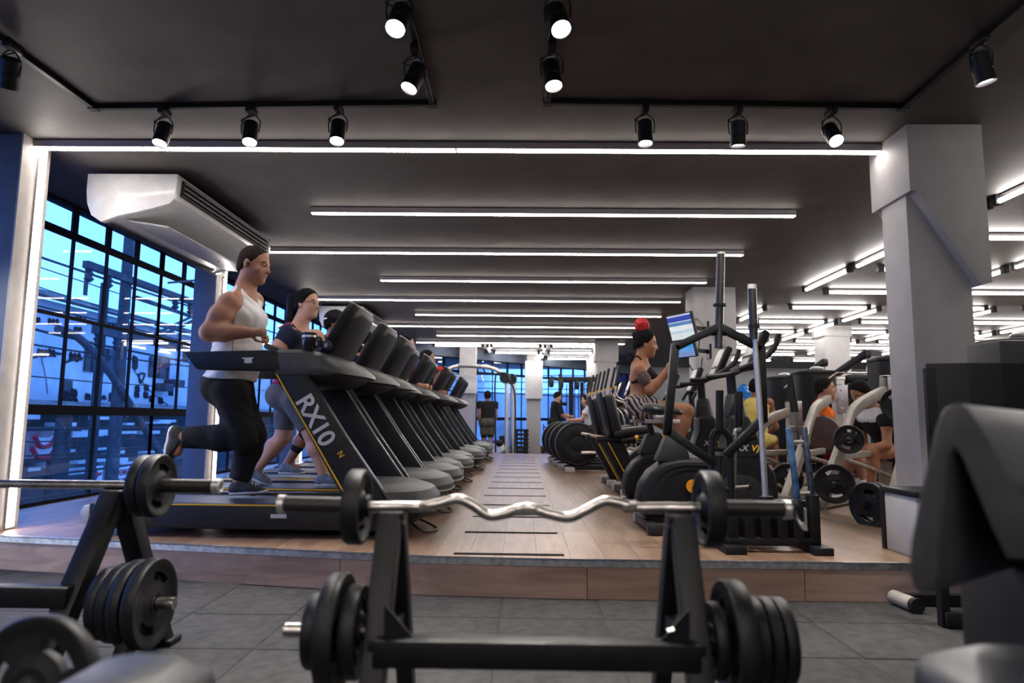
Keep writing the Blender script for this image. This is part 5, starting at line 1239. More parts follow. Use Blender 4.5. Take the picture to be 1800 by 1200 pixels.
def make_bike():
    t = thing('exercise_bike', 'x', 'exercise bike', (0, 0, 0), group='upright exercise bikes')
    prof = [(-.46, .10), (-.475, .2), (-.45, .31), (-.39, .40), (-.30, .465), (-.18, .49), (.05, .49), (.13, .56), (.17, .68), (.17, .80), (.30, .80), (.36, .66), (.40, .50), (.47, .40), (.49, .28), (.48, .10)]
    obj('housing', MB().prism(prof, 'y', -.13, .13), M_blk2, t, bev=.03, seg=3)
    for r, o in ((.06, 0), (.13, .0)):
        pts = [V((-.46 + r + .5 * 0, -.134, .12)), V((-.455 + r, -.134, .25)), V((-.40 + r, -.134, .37)), V((-.28 + r * .8, -.134, .455 - r * .3)), V((-.1, -.134, .475 - r * .4)), V((.1, -.134, .47 - r * .5))]
        obj('body_groove', MB().tube(bez(pts, 4), .006, 5), M_blk, t)
    obj('side_panel', MB().prism([(.08, .12), (.05, .30), (.15, .40), (.30, .38), (.44, .28), (.45, .12)], 'y', -.142, -.13), M_dgry, t, bev=.006)
    logo(t, (.27, -.134, .57), .095)
    # base
    for x in (-.40, .42):
        obj('foot_bar', MB().bar((x, -.28, .045), (x, .28, .045), .08, .05), M_met, t, bev=.006)
        for s in (-1, 1): obj('foot_cap', MB().box((x, s * .29, .04), (.10, .07, .075)), M_lgr if s > 0 else M_dgry, t, bev=.012)
    obj('base_rail', MB().bar((-.42, 0, .07), (.44, 0, .07), .09, .05), M_met, t)
    # saddle
    obj('seat_tower', MB().loft([[V((x0, -w, z)), V((x1, -w, z)), V((x1, w, z)), V((x0, w, z))] for (x0, x1, w, z) in ((-.34, -.10, .085, .47), (-.27, -.14, .06, .64))]), M_dgry, t, bev=.012)
    obj('seat_tube', MB().tube([(-.205, 0, .60), (-.245, 0, .76)], .026, 12), M_met, t)
    obj('seat_slider', MB().span((-.40, -.035, .735), (-.16, .035, .765)), M_champ, t, bev=.006)
    sd = [[V((x, w * math.cos(a), z + h * math.sin(a) * (1 if math.sin(a) > 0 else .6))) for a in [2 * PI * k / 16 for k in range(16)]] for (x, w, z, h) in ((-.42, .02, .835, .02), (-.41, .08, .835, .045), (-.365, .12, .83, .055), (-.30, .105, .825, .05), (-.235, .05, .82, .036), (-.17, .032, .815, .028), (-.14, .015, .81, .018))]
    obj('saddle', MB().loft(sd), M_vin, t, ang=60)
    obj('saddle_clamp', MB().span((-.34, -.04, .76), (-.22, .04, .80)), M_chr2, t, bev=.006)
    # crank
    for s in (-1, 1):
        c = V((-.11, s * .15, .31))
        if s < 0: obj('crank_disc', MB().tube([c + V((0, .005, 0)), c + V((0, -.008, 0))], .045, 24), M_org, t)
        e = c + V((-.10 * -s, s * .02, -.13 * -s)); e = c + V((.08, s * .02, -.14)) * (1 if s < 0 else -1); e.y = c.y + s * .02
        obj('crank_arm', MB().bar(c, e, .02, .03), M_met, t, bev=.004)
        obj('pedal', MB().box(e + V((0, s * .055, 0)), (.10, .09, .03)), M_blk, t, bev=.006)
    # column, console, bars
    obj('column', MB().tube([(.235, 0, .76), (.215, 0, 1.10)], .035, 12), M_met, t)
    obj('column_cover', MB().loft([[V((.235 + r * math.cos(a), r * .9 * math.sin(a), z)) for a in [2 * PI * k / 16 for k in range(16)]] for r, z in ((.085, .79), (.06, .93), (.048, .95))]), M_dgry, t)
    console(t, (.385, 0, 1.26), .42)
    obj('console_arm', MB().bar((.215, 0, 1.09), (.38, 0, 1.17), .05, .04), M_met, t, bev=.005)
    for s in (-1, 1):
        obj('handlebar', MB().tube(bez([(.23, s * .03, 1.10), (.20, s * .20, 1.10), (.10, s * .24, 1.07), (-.02, s * .23, 1.06)], 6), .017, 10), M_blk, t)
        obj('grip', MB().tube(bez([(.22, s * .05, 1.11), (.33, s * .19, 1.16), (.45, s * .20, 1.25), (.50, s * .19, 1.36)], 6), .020, 10), M_vin, t)
    return t
bk = make_bike(); bk.location = (1.28, 4.95, PZ); bk['label'] = 'nearest upright bike with an orange crank disc and an empty black saddle'
again(bk, 'upright bike ridden by the woman with the red hair bun', (1.335, 6.0, PZ))
def make_recumbent():
    t = thing('recumbent_bike', 'x', 'recumbent bike', (0, 0, 0), group='recumbent bikes')
    obj('foot_bar', MB().bar((-.34, -.30, .045), (-.34, .30, .045), .08, .05), M_met, t, bev=.006)
    for s in (-1, 1): obj('foot_cap', MB().box((-.34, s * .31, .04), (.11, .08, .075)), M_lgr, t, bev=.012)
    obj('rear_frame', MB().prism([(-.58, .56), (-.34, .56), (-.12, .06), (-.30, .04)], 'y', -.10, .10), M_blk2, t, bev=.012)
    obj('frame_stripe', MB().bar((-.49, -.102, .53), (-.235, -.102, .06), .004, .010, (1, 0, .5)), M_yel, t)
    obj('front_housing', MB().prism([(-.2, .06), (-.16, .30), (.1, .50), (.35, .66), (.55, .62), (.66, .40), (.68, .12), (.6, .05)], 'y', -.12, .12), M_blk2, t, bev=.025)
    obj('front_foot', MB().bar((.56, -.30, .04), (.56, .30, .04), .08, .05), M_met, t)
    for s in (-1, 1): obj('seat_rail', MB().tube([(-.66, s * .055, .60), (-.02, s * .055, .52)], .020, 10), M_chr, t)
    obj('rail_bracket', MB().span((-.60, -.10, .52), (-.20, .10, .59)), M_blk, t, bev=.01)
    obj('seat_pad', MB().box((-.25, 0, .64), (.40, .42, .09), Matrix.Rotation(-.12, 3, 'Y')), M_vin, t, bev=.035, seg=3)
    R = Matrix.Rotation(-.22, 3, 'Y'); obj('backrest', MB().box((-.45, 0, .82), (.12, .42, .42), R), M_vin, t, bev=.05, seg=3)
    obj('backrest_shell', MB().box(V((-.45, 0, .835)) + R @ V((-.075, 0, 0)), (.03, .38, .46), R), M_blk, t, bev=.012)
    for s in (-1, 1):
        obj('back_support', MB().tube([(-.39, s * .08, .66), (-.44, s * .08, .56)], .016, 10), M_chr2, t)
        g = obj('side_grip', MB().tube(bez([(-.36, s * .20, .55), (-.22, s * .27, .58), (-.05, s * .28, .62), (.02, s * .28, .61)], 5), .022, 10), M_blk, t)
        obj('grip_ring', MB().tube([(-.235, s * .268, .578), (-.205, s * .272, .588)], .027, 12), M_yel, g); obj('grip_ring', MB().tube([(.02, s * .28, .61), (.045, s * .28, .607)], .025, 12), M_yel, g)
        c = V((.22, s * .14, .42)); e = c + V((.10, 0, .12)) * s; obj('crank_arm', MB().bar(c, e + V((0, s * .02, 0)), .02, .03), M_met, t); obj('pedal', MB().box(e + V((0, s * .07, 0)), (.10, .09, .03)), M_blk, t, bev=.006)
    obj('console_post', MB().tube([(.42, 0, .6), (.40, 0, 1.05)], .03, 12), M_met, t); console(t, (.44, 0, 1.18), .35, .26, .28)
    obj('front_bar', MB().tube(bez([(.36, -.22, .98), (.40, -.2, 1.05), (.41, 0, 1.06), (.40, .2, 1.05), (.36, .22, .98)], 4), .016, 8), M_blk, t)
    return t
rc = make_recumbent(); rc.location = (1.37, 7.25, PZ); rc['label'] = 'nearer recumbent bike with a yellow line down its slanted frame'
again(rc, 'farther recumbent bike, its backrest beside the man in the white shirt', (1.36, 8.3, PZ))
def make_elliptical():
    t = thing('elliptical_trainer', 'x', 'elliptical trainer', (0, 0, 0), group='elliptical trainers')
    c = V((-.67, 0, .40))
    obj('flywheel_cover', MB().lathe([(.001, -.10), (.10, -.10), (.115, -.092), (.13, -.10), (.27, -.095), (.285, -.085), (.30, -.09), (.325, -.07), (.325, .07), (.30, .09), (.001, .10)], c, (0, 1, 0), 40), M_blk2, t)
    obj('cover_rim', MB().lathe([(.326, -.02), (.330, -.02), (.330, .02), (.326, .02), (.326, -.02)], c, (0, 1, 0), 40), M_lgr, t)
    obj('base_rail', MB().bar((-.85, 0, .06), (.75, 0, .06), .12, .07), M_met, t, bev=.008)
    for x in (-.80, .70):
        obj('foot_bar', MB().bar((x, -.28, .045), (x, .28, .045), .09, .05), M_met, t, bev=.006)
        for s in (-1, 1): obj('foot_cap', MB().box((x, s * .30, .04), (.14, .09, .075)), M_lgr if x < 0 else M_dgry, t, bev=.012)
    obj('front_mast', MB().bar((.45, 0, .08), (.30, 0, 1.15), .10, .12), M_blk2, t, bev=.02); console(t, (.30, 0, 1.28), .35, .30, .30)
    for s in (-1, 1):
        obj('foot_link', MB().tube([(-.62, s * .15, .40 + s * .12), (.36, s * .17, .30)], .025, 10), M_chr, t); obj('foot_plate', MB().box((-.12, s * .17, .42 + s * .04), (.36, .15, .04)), M_blk, t, bev=.012)
        a = obj('moving_arm', MB().tube(bez([(.36, s * .20, .30), (.34, s * .21, .75), (.20, s * .24, .98), (-.02, s * .26, 1.06), (-.12, s * .27, 1.14), (-.13, s * .27, 1.26)], 6), .017, 10), M_chr, t)
        obj('arm_grip', MB().tube([(-.13, s * .27, 1.25), (-.06, s * .27, 1.58)], .021, 10), M_vin, a); obj('arm_ring', MB().tube([(-.13, s * .27, 1.235), (-.127, s * .27, 1.26)], .027, 12), M_yel, a)
        g = obj('fixed_arm', MB().tube(bez([(.28, s * .05, .98), (.15, s * .20, 1.0), (-.08, s * .20, 1.02), (-.17, s * .20, 1.12)], 6), .015, 10), M_blk, t); obj('arm_ring', MB().tube([(-.17, s * .20, 1.11), (-.172, s * .20, 1.135)], .022, 12), M_yel, g)
    return t
el = make_elliptical(); el.location = (1.48, 10.35, PZ); el['label'] = 'nearest elliptical trainer, its round black flywheel cover in full view'
for k, (x, y, n) in enumerate(((1.42, 11.15, 'second elliptical trainer from the viewer, half its round cover showing'), (1.38, 11.95, 'third elliptical trainer from the viewer, only a rim of its cover showing'), (1.34, 12.75, 'farthest elliptical trainer of the row of four'))): again(el, n, (x, y, PZ))

# ================================================================== BAR HOLDER WITH UPRIGHT BARS
YH = 4.14
t = thing('bar_holder', 'low black floor rack with square sockets holding upright bars', 'bar rack', (1.45, YH, PZ))
x0, x1 = 1.17, 1.735
for x in (x0 + .05, x1 - .02): obj('foot', MB().bar((x, YH - .13, PZ + .022), (x, YH + .26, PZ + .022), .12 if x < 1.3 else .11, .044), M_met, t, world=True, bev=.005)
obj('bottom_rail', MB().bar((x0, YH - .02, PZ + .06), (x1, YH - .02, PZ + .06), .05, .045), M_met, t, world=True, bev=.004)
obj('rear_rail', MB().bar((x0, YH + .14, PZ + .06), (x1, YH + .14, PZ + .06), .05, .045), M_met, t, world=True, bev=.004)
obj('top_rail', MB().bar((x0 + .02, YH + .15, PZ + .25), (x1 - .04, YH + .15, PZ + .25), .05, .03), M_met, t, world=True, bev=.004)
for k in range(6):
    x = x0 + .06 + k * .095
    obj('socket', MB().span((x - .030, YH - .045, PZ + .075), (x + .030, YH + .015, PZ + (.30 if k < 5 else .33))), M_met, t, world=True, bev=.004)
    obj('socket', MB().span((x - .018, YH + .11, PZ + .075), (x + .042, YH + .17, PZ + .28)), M_met, t, world=True, bev=.004)
def W(x, y, Y=YH): return atY(x, y, Y)
# trap bar standing on end
b = thing('trap_bar', 'hexagonal black trap bar standing on end with its sleeve up', 'barbell', W(1263, 900))
sq_ = lambda mb, a, c, w=.047, Y=YH: mb.bar(W(*a, Y), W(*c, Y), w, w, (0, 1, 0))
for a, c in (((1263, 574), (1186, 611)), ((1187, 606), (1172, 765)), ((1173, 757), (1252, 812)), ((1263, 574), (1338, 612)), ((1337, 607), (1341, 742)), ((1341, 736), (1276, 800))):
    obj('frame_bar', sq_(MB(), a, c), M_met, b, world=True, bev=.004)
obj('sleeve', MB().tube([W(1267, 447), W(1263, 612)], .0255, 20), mat('dark steel sleeve', (.055, .055, .06), .3, .8, var=.1), b, world=True); obj('sleeve_cap', MB().tube([W(1267, 447), W(1267, 444)], .026, 20), M_champ, b, world=True)
obj('sleeve_ring', MB().tube([W(1265, 538), W(1265, 534)], .040, 20), M_met, b, world=True); obj('cross_rod', MB().tube([W(1236, 587), W(1292, 588)], .008, 8), M_met, b, world=True)
obj('lower_sleeve', MB().tube([W(1264, 800), W(1262, 905)], .024, 16), M_met, b, world=True)
# olympic bar
b = thing('straight_bar', 'chrome straight bar with black sleeve standing upright in the holder', 'barbell', W(1347, 892, YH - .02))
Y2 = YH - .015
obj('shaft', MB().tube([W(1326, 590, Y2), W(1336, 720, Y2), W(1347, 900, Y2)], [.0175, .0175, .0175], 16), M_chr2, b, world=True)
obj('sleeve', MB().tube([W(1322, 507, Y2), W(1325, 596, Y2)], .026, 20), mat('dark steel sleeve', (0, 0, 0)), b, world=True); obj('sleeve_cap', MB().tube([W(1322, 500, Y2), W(1322, 508, Y2)], .0265, 20), M_beige, b, world=True)
obj('collar', MB().tube([W(1325, 570, Y2), W(1325.5, 577, Y2)], .034, 20), M_met, b, world=True); obj('socket_plug', MB().tube([W(1346.5, 872, Y2), W(1347, 880, Y2)], .04, 16), M_blk, b, world=True)
# ladder shaped bar with worn blue rails
b = thing('ladder_bar', 'multi-grip bar with worn blue rails and grey rungs standing upright', 'barbell', W(1413, 905)); Y3 = YH + .02
for a, c, d in (((1386, 752), (1391, 830), (1404, 896)), ((1413, 750), (1418, 830), (1430, 893))):
    obj('side_rail', MB().bar(W(*a, Y3), W(*d, Y3), .028, .036, (0, 1, 0)), M_blue if a[0] < 1400 else mat('worn blue grey steel', (.12, .16, .24), .35, .7, var=.3, scale=30), b, world=True, bev=.003)
for a, c in (((1385, 750), (1414, 750)), ((1389, 777), (1416, 776)), ((1400, 868), (1427, 866)), ((1403, 894), (1430, 892))): obj('rung', MB().tube([W(*a, Y3), W(*c, Y3)], .011 if a[1] not in (750, 894) else .006, 10), M_champ, b, world=True)
obj('sleeve', MB().tube([W(1388, 660, Y3), W(1397, 724, Y3)], [.020, .024], 18), M_blk, b, world=True); obj('sleeve_stop', MB().tube([W(1397, 724, Y3), W(1399, 750, Y3)], [.03, .012], 16), M_champ, b, world=True)
obj('lower_sleeve', MB().tube([W(1416, 893, Y3), W(1417, 925, Y3)], .018, 14), M_chr2, b, world=True)
# black looped multi grip bar and the thin one
b = thing('looped_grip_bar', 'black looped grip bar standing in the holder before the bike', 'barbell', W(1268, 900)); Y4 = YH + .12
obj('loop', MB().tube(bez([W(1251, 880, Y4), W(1251, 785, Y4), W(1254, 763, Y4), W(1265, 756, Y4), W(1277, 762, Y4), W(1284, 785, Y4), W(1285, 895, Y4)], 6), .021, 12), M_met, b, world=True)
for y in (788, 857): obj('rung', MB().tube([W(1251, y, Y4), W(1285, y + 4, Y4)], .015, 10), M_met, b, world=True)
obj('sleeve', MB().tube([W(1265, 686, Y4), W(1265, 752, Y4)], .024, 18), M_blk, b, world=True); obj('sleeve_stop', MB().tube([W(1265, 750, Y4), W(1265, 756, Y4)], .03, 16), M_met, b, world=True)
b = thing('side_handle_bar', 'thin chrome rod bar with black sleeve and short side handles', 'barbell', W(1293, 900)); Y5 = YH + .14
obj('rod', MB().tube([W(1292, 755, Y5), W(1291, 905, Y5)], .0095, 10), M_chr, b, world=True); obj('sleeve', MB().tube([W(1299, 688, Y5), W(1299, 750, Y5)], .025, 18), M_blk, b, world=True)
obj('sleeve_hook', MB().tube(bez([W(1299, 750, Y5), W(1300, 754, Y5), W(1293, 756, Y5), W(1291, 764, Y5)], 5), .012, 10), M_chr2, b, world=True)
obj('side_handle', MB().tube([W(1293, 785, Y5), W(1328, 768, Y5)], .014, 12), M_met, b, world=True); obj('side_handle', MB().tube([W(1292, 857, Y5), W(1316, 855, Y5)], .012, 12), M_chr, b, world=True); obj('handle_stop', MB().tube([W(1315, 855, Y5), W(1318, 855, Y5)], .019, 12), M_met, b, world=True)

# ================================================================== PLATE LOADED MACHINES
def gbar(mb, pts, w=.10, h=.06):
    for a, c in zip(pts, pts[1:]):
        d = (V(c) - V(a)).normalized() * .02; mb.bar(V(a) - d, V(c) + d, h, w, (0, 0, 1) if abs((V(c) - V(a)).normalized().z) < .9 else (1, 0, 0))
    return mb
def plate_machine(label, foot, knee, shoulder, ptop, pbot, pegs, seat=True):
    t = thing('plate_machine', label, 'exercise machine', (ptop[0], ptop[1], PZ), group='plate loaded machines')
    obj('upright', gbar(MB(), [pbot, ptop], .10, .09), M_champ, t, world=True, bev=.008); obj('upright_cap', MB().box(V(ptop) + V((0, 0, .008)), (.10, .105, .02)), M_dgry, t, world=True)
    a = V(ptop) - V((0, 0, .12)); obj('curved_arm', MB().loft([[p + o for o in (V((-.035, 0, .05)), V((.035, 0, .05)), V((.035, 0, -.05)), V((-.035, 0, -.05)))] for p in bez([a, a.lerp(V(shoulder), .6) + V((0, 0, .02)), V(shoulder), V(shoulder).lerp(V(knee), .5) + V((-.01, 0, 0)), V(knee)], 5)]), M_champ, t, world=True, bev=.006)
    obj('slanted_leg', gbar(MB(), [knee, foot], .10, .07), M_champ, t, world=True, bev=.008)
    obj('base_beam', gbar(MB(), [(foot[0], foot[1], PZ + .05), (pbot[0], pbot[1], PZ + .05)], .08, .09), M_champ, t, world=True, bev=.008)
    br = obj('bolt_plate', MB().box(V(ptop) + V((.05, -.055, -.17)), (.14, .012, .36)), M_alud, t, world=True, bev=.006)
    for z in (-.05, -.17, -.29): obj('bolt', MB().lathe([(.02, 0), (.018, .012), (.001, .014)], V(ptop) + V((.03, -.061, z)), (0, -1, 0), 10), M_chr2, br, world=True)
    for p in pegs: obj('plate_peg', MB().tube([V(p) + V((0, .10, 0)), V(p) + V((.02, -.13, 0))], .022, 12), M_blk, t, world=True)
    if seat:
        m = V(knee).lerp(V(foot), .25); e = V(pbot); e.z = m.z; obj('seat_beam', gbar(MB(), [m, e], .06, .06), M_champ, t, world=True, bev=.006)
        obj('seat_pad', MB().box(e + V((.22, .0, .03)), (.42, .26, .08)), M_vin, t, world=True, bev=.03, seg=3)
        obj('link_arm', MB().tube([m, e + V((.1, 0, -.25))], .02, 8), M_champ, t, world=True)
    return t
def PX(x, y, Y): return atY(x, y, Y)
Yp = 6.0
plate_machine('grey plate loaded press frame nearest the big column, bolted bracket on top', atZ(1440, 895, PZ), PX(1484, 772, 6.25), PX(1500, 722, 6.5), PX(1558, 664, 6.95), atZ(1556, 872, PZ), [PX(1466, 850, 6.0), PX(1493, 772, 6.15)])
plate((PX(1466, 850, 5.97)), .165, .04, 'black plate with two slots on the lower peg of the grey press frame', ax=(-.25, -1, 0), rot=.9, group='plates on the grey machines')
plate((PX(1492, 772, 6.08)), .125, .04, 'black plate on the upper peg of the grey press frame', ax=(-.3, -1, 0), rot=.4, group='plates on the grey machines')
plate((PX(1580, 711, 6.6)), .16, .06, 'black plate at the bracket half hidden by the big column', ax=(-.5, -1, 0), rot=1.2, group='plates on the grey machines')
plate_machine('grey plate loaded frame behind the orange shirted man\'s knees', atZ(1377, 889, PZ), PX(1416, 772, 6.9), PX(1432, 720, 7.4), PX(1470, 678, 8.9), V((PX(1470, 678, 8.9).x, 8.9, PZ)), [PX(1396, 838, 6.6), PX(1409, 785, 6.8)])
plate((PX(1383, 842, 6.75)), .15, .05, 'black plate low on the left grey frame, beside the ladder bar', ax=(-.2, -1, 0), rot=.2, group='plates on the grey machines')
plate_machine('grey plate loaded frame seen through the upright bars', atZ(1322, 866, PZ), PX(1330, 775, 8.0), PX(1345, 742, 8.0), PX(1389, 706, 8.4), V((PX(1389, 706, 8.4).x, 8.4, PZ)), [PX(1335, 800, 7.9)])
l2 = thing('plate_tree', 'grey slanted storage leg with two big plates beside the column base', 'plate rack', atZ(1558, 924, PZ))
obj('slanted_post', gbar(MB(), [atZ(1558, 922, PZ), PX(1588, 803, 5.9)], .10, .07), M_champ, l2, world=True, bev=.008); obj('foot_beam', gbar(MB(), [atZ(1558, 922, PZ) + V((0, 0, .03)), atZ(1558, 922, PZ) + V((.5, .9, .03))], .08, .06), M_champ, l2, world=True); p = PX(1556, 888, 5.25); obj('plate_peg', MB().tube([p + V((.05, 0, 0)), p + V((-.19, -.03, 0))], .022, 12), M_blk, l2, world=True)
plate(p + V((-.07, 0, -.0)), .17, .045, 'inner big plate on the slanted storage leg by the column', ax=(-1, -.45, 0), rot=.3, group='plates on the grey machines')
plate(p + V((-.125, -.02, -.0)), .17, .045, 'outer big plate with a worn slot on the storage leg by the column', ax=(-1, -.45, 0), rot=.6, group='plates on the grey machines')
b = thing('flat_bench', 'long black padded bench behind the grey frames on the right', 'bench', PX(1450, 820, 8.6)); p = PX(1450, 815, 8.6); obj('bench_pad', MB().box((p.x, p.y, p.z - .03), (1.05, .28, .07)), M_vin, b, world=True, bev=.025, seg=3)
for s in (-1, 1): obj('leg', MB().bar((p.x + s * .42, p.y, p.z - .06), (p.x + s * .46, p.y, PZ), .05, .05), M_met, b, world=True)
for k, (x, y, m, n) in enumerate(((1403, 797, C_mar, 'dark red round dumbbell on the bench behind the ladder bar'), (1409, 808, mat('green vinyl', (.02, .22, .09), .35, var=.05), 'green round dumbbell on the bench behind the ladder bar'), (1432, 801, C_mar, 'dark red round dumbbell right of the green one'))):
    p = PX(x, y, 8.6 + .0); d = thing('dumbbell', n, 'dumbbell', (p.x, 8.6, p.z), group='coloured dumbbells')
    for s in (-1, 1): obj('head', MB().ball((.0, s * .085, 0), .055, 14, 10), m, d)
    obj('handle', MB().tube([(0, -.06, 0), (0, .06, 0)], .016, 10), m, d)

# ================================================================== STACK MACHINES AT THE BACK RIGHT
def stack_machine(label, px, Y, w, top_py, lat=True):
    p = atY(px, top_py, Y); H = p.z - PZ; t = thing('stack_machine', label, 'exercise machine', (p.x, Y, PZ), group='tall black stack machines')
    plan = [(-w / 2, .22), (-w / 2, -.06)] + [(w / 2 * math.cos(a), -.06 - .22 * math.sin(a)) for a in [PI - PI * k / 10 for k in range(1, 10)]] + [(w / 2, -.06), (w / 2, .22)]
    obj('tower', MB().prism(plan, 'z', .03, H - .06), M_blk2, t, ang=50); obj('tower_cap', MB().prism([(x * 1.05, y * 1.05) for x, y in plan], 'z', H - .06, H), M_dgry, t, bev=.02)
    obj('chrome_knob', MB().ball((0, -.08, H + .03), (.11, .09, .04), 14, 8), M_chr2, t); obj('base', MB().span((-w * .7, -.4, 0), (w * .7, .6, .05)), M_met, t, bev=.01)
    obj('weight_slot', MB().span((w * .12, -.27, .35), (w * .28, -.15, H - .35)), M_blk, t)
    for k in range(6): obj('stack_hole', MB().ball((w * .2, -.272, .5 + k * .12), .014, 8, 6), M_wht if k == 2 else M_blk, t)
    if lat:
        a = V((w * .5, -.1, H - .05)); e = a + V((.22, -.55, .28)); obj('boom', MB().bar(a, e, .09, .10), M_met, t, bev=.01); obj('pulley', MB().tube([e + V((-.03, 0, -.02)), e + V((.03, 0, -.02))], .07, 18), M_blk, t)
        c = e + V((0, 0, -.30)); obj('cable', MB().tube([e, c], .006, 6), M_met, t); obj('swivel', MB().tube([c + V((0, 0, .10)), c], .022, 8), M_chr2, t)
        obj('lat_bar', MB().tube([c + V((-.72, 0, -.16)), c + V((-.45, 0, 0)), c, c + V((.45, 0, 0)), c + V((.72, 0, -.16))], .016, 10), M_chr, t)
    return t
stack_machine('left one of the two black stack towers with a bent lat bar', 1376, 12.6, .54, 662)
stack_machine('right one of the two stack towers, its lat bar over the orange shirt', 1432, 11.0, .60, 652)
stack_machine('tall black stack tower at the left of the big column', 1572, 9.2, .52, 628, False)
stack_machine('black stack tower at the far right behind the acrylic shroud', 1790, 5.2, .6, 600, False)
# horizontal beam with round pulleys
p0, p1 = PX(1488, 665, 10.4), PX(1548, 665, 10.4); t = thing('pulley_station', 'black cable station beam with three round hanging bags right of the orange shirt', 'exercise machine', ((p0.x + p1.x) / 2, 10.4, PZ))
obj('beam', MB().bar(p0, p1, .12, .11), M_met, t, world=True, bev=.02)
for x in (1492, 1512, 1545): q = PX(x, 668, 10.45); obj('post', MB().bar(q, V((q.x, q.y, PZ)), .09, .09), M_met, t, world=True)
for x in (1497, 1521, 1538): obj('round_pad', MB().ball(PX(x, 681, 10.3), .075, 14, 10), M_blk2, t, world=True)
# ================================================================== FAR END
Yc = 17.2
t = thing('cable_crossover', 'chrome arched cable crossover at the end of the aisle', 'exercise machine', PX(860, 797, Yc)); z0 = 0.0
g = lambda x, y, d=0: PX(x, y, Yc + d)
obj('arch_tube', MB().tube(bez([g(770, 662), g(786, 650), g(808, 643), g(846, 644), g(868, 648), g(884, 658), g(891, 676), g(891, 730), V((g(891, 790).x, Yc, .05))], 5), .055, 12), M_chr2, t, world=True)
obj('rear_post', MB().tube([g(902, 663, .35), V((g(902, 790, .35).x, Yc + .35, .03))], .075, 12), M_chr2, t, world=True)
obj('guard_bar', MB().tube(bez([g(871, 795, -.3), g(870, 700, -.3), g(871, 662, -.3), g(876, 656, -.3), g(890, 657, -.3), g(896, 670, -.3), g(905, 695, -.3), g(905, 796, -.3)], 5), .022, 8), M_met, t, world=True)
for x, y, d in ((888, 664, -.1), (899, 666, .2)): obj('pulley', MB().lathe([(.10, -.03), (.14, -.035), (.14, .035), (.10, .03)], g(x, y, d), (.3, 1, 0), 18), M_blk, t, world=True)
obj('handle_hook', MB().tube([g(848, 645), g(853, 654)], .02, 8), M_met, t, world=True); obj('top_plate', MB().bar(g(806, 641), g(846, 644), .3, .04), M_lgr, t, world=True)
obj('base_bar', MB().bar(V((g(868, 795).x, Yc - .2, .05)), V((g(908, 795).x, Yc - .1, .05)), .12, .08), M_met, t, world=True); obj('weight_cover', MB().lathe([(.001, -.1), (.13, -.1), (.16, -.06), (.16, .06), (.13, .1), (.001, .1)], g(876, 788), (.6, 1, 0), 18), M_wht, t, world=True); obj('weight_hub', MB().ball(g(878, 779, -.1), .09, 12, 8), M_met, t, world=True)
obj('weight_stack', MB().span(tuple(V((g(886, 0).x, Yc + .2, .05))), tuple(V((g(899, 0).x, Yc + .5, .55)))), M_blk, t, world=True)
t = thing('cable_station', 'dark steel four station cable machine by the far right windows', 'exercise machine', PX(1018, 790, 18.6)); Ys = 18.6; g = lambda x, y, d=0: PX(x, y, Ys + d)
for x, y in ((985, 657), (1067, 660), (1003, 668), (1023, 672)):
    q = g(x, y, 0 if x in (985, 1067) else .5); obj('post', MB().bar(q, V((q.x, q.y, 0)), .10, .10), M_met, t, world=True, bev=.01)
obj('top_beam', MB().bar(g(985, 666), g(1068, 667), .12, .13), M_met, t, world=True, bev=.01); obj('cross_beam', MB().bar(g(967, 664, .5), g(1003, 670, .5), .1, .1), M_met, t, world=True); obj('slant_brace', MB().bar(g(1066, 675), g(1049, 700), .08, .10), M_met, t, world=True)
for x, y in ((969, 673), (986, 675), (1014, 676), (1037, 674)): obj('pulley', MB().lathe([(.09, -.03), (.12, -.035), (.12, .035), (.09, .03)], g(x, y, -.1), (1, .3, 0), 16), M_blk, t, world=True)
for k in range(7): x = 996 + 7 * k; obj('guide_rod', MB().tube([g(x, 675, .45), V((g(x, 790, .45).x, Ys + .45, .1))], .016, 6), M_met, t, world=True)
obj('side_stop', MB().tube([g(985, 709, -.1), g(997, 710, -.1)], .05, 10), M_met, t, world=True)
x, y = PX(915, 790, 18.9).x, 18.9
for k in range(6):
    s = thing('step_platform', ['lowest', 'second', 'third', 'fourth', 'fifth', 'top'][k] + ' black aerobic step of the stack by the far column', 'step platform', (x, y, .02 + .115 * k), group='stacked aerobic steps')
    obj('deck', MB().span((-.22, -.2, .05), (.22, .2, .11)), M_blk, s, bev=.012); obj('deck_foot', MB().span((-.20, -.18, 0), (-.08, .18, .05)), M_blk, s); obj('deck_foot', MB().span((.08, -.18, 0), (.20, .18, .05)), M_blk, s)
x = PX(968, 770, 19.3).x; t = thing('slatted_rack', 'low blue tinted slatted rack right of the far column', 'rack', (x, 19.6, 0))
for k in range(7): obj('slat', MB().box((0, 0, .10 + .11 * k), (.36, .30, .03)), M_met, t)
for s in (-1, 1): obj('side_panel', MB().box((s * .19, 0, .42), (.025, .32, .84)), M_met, t)
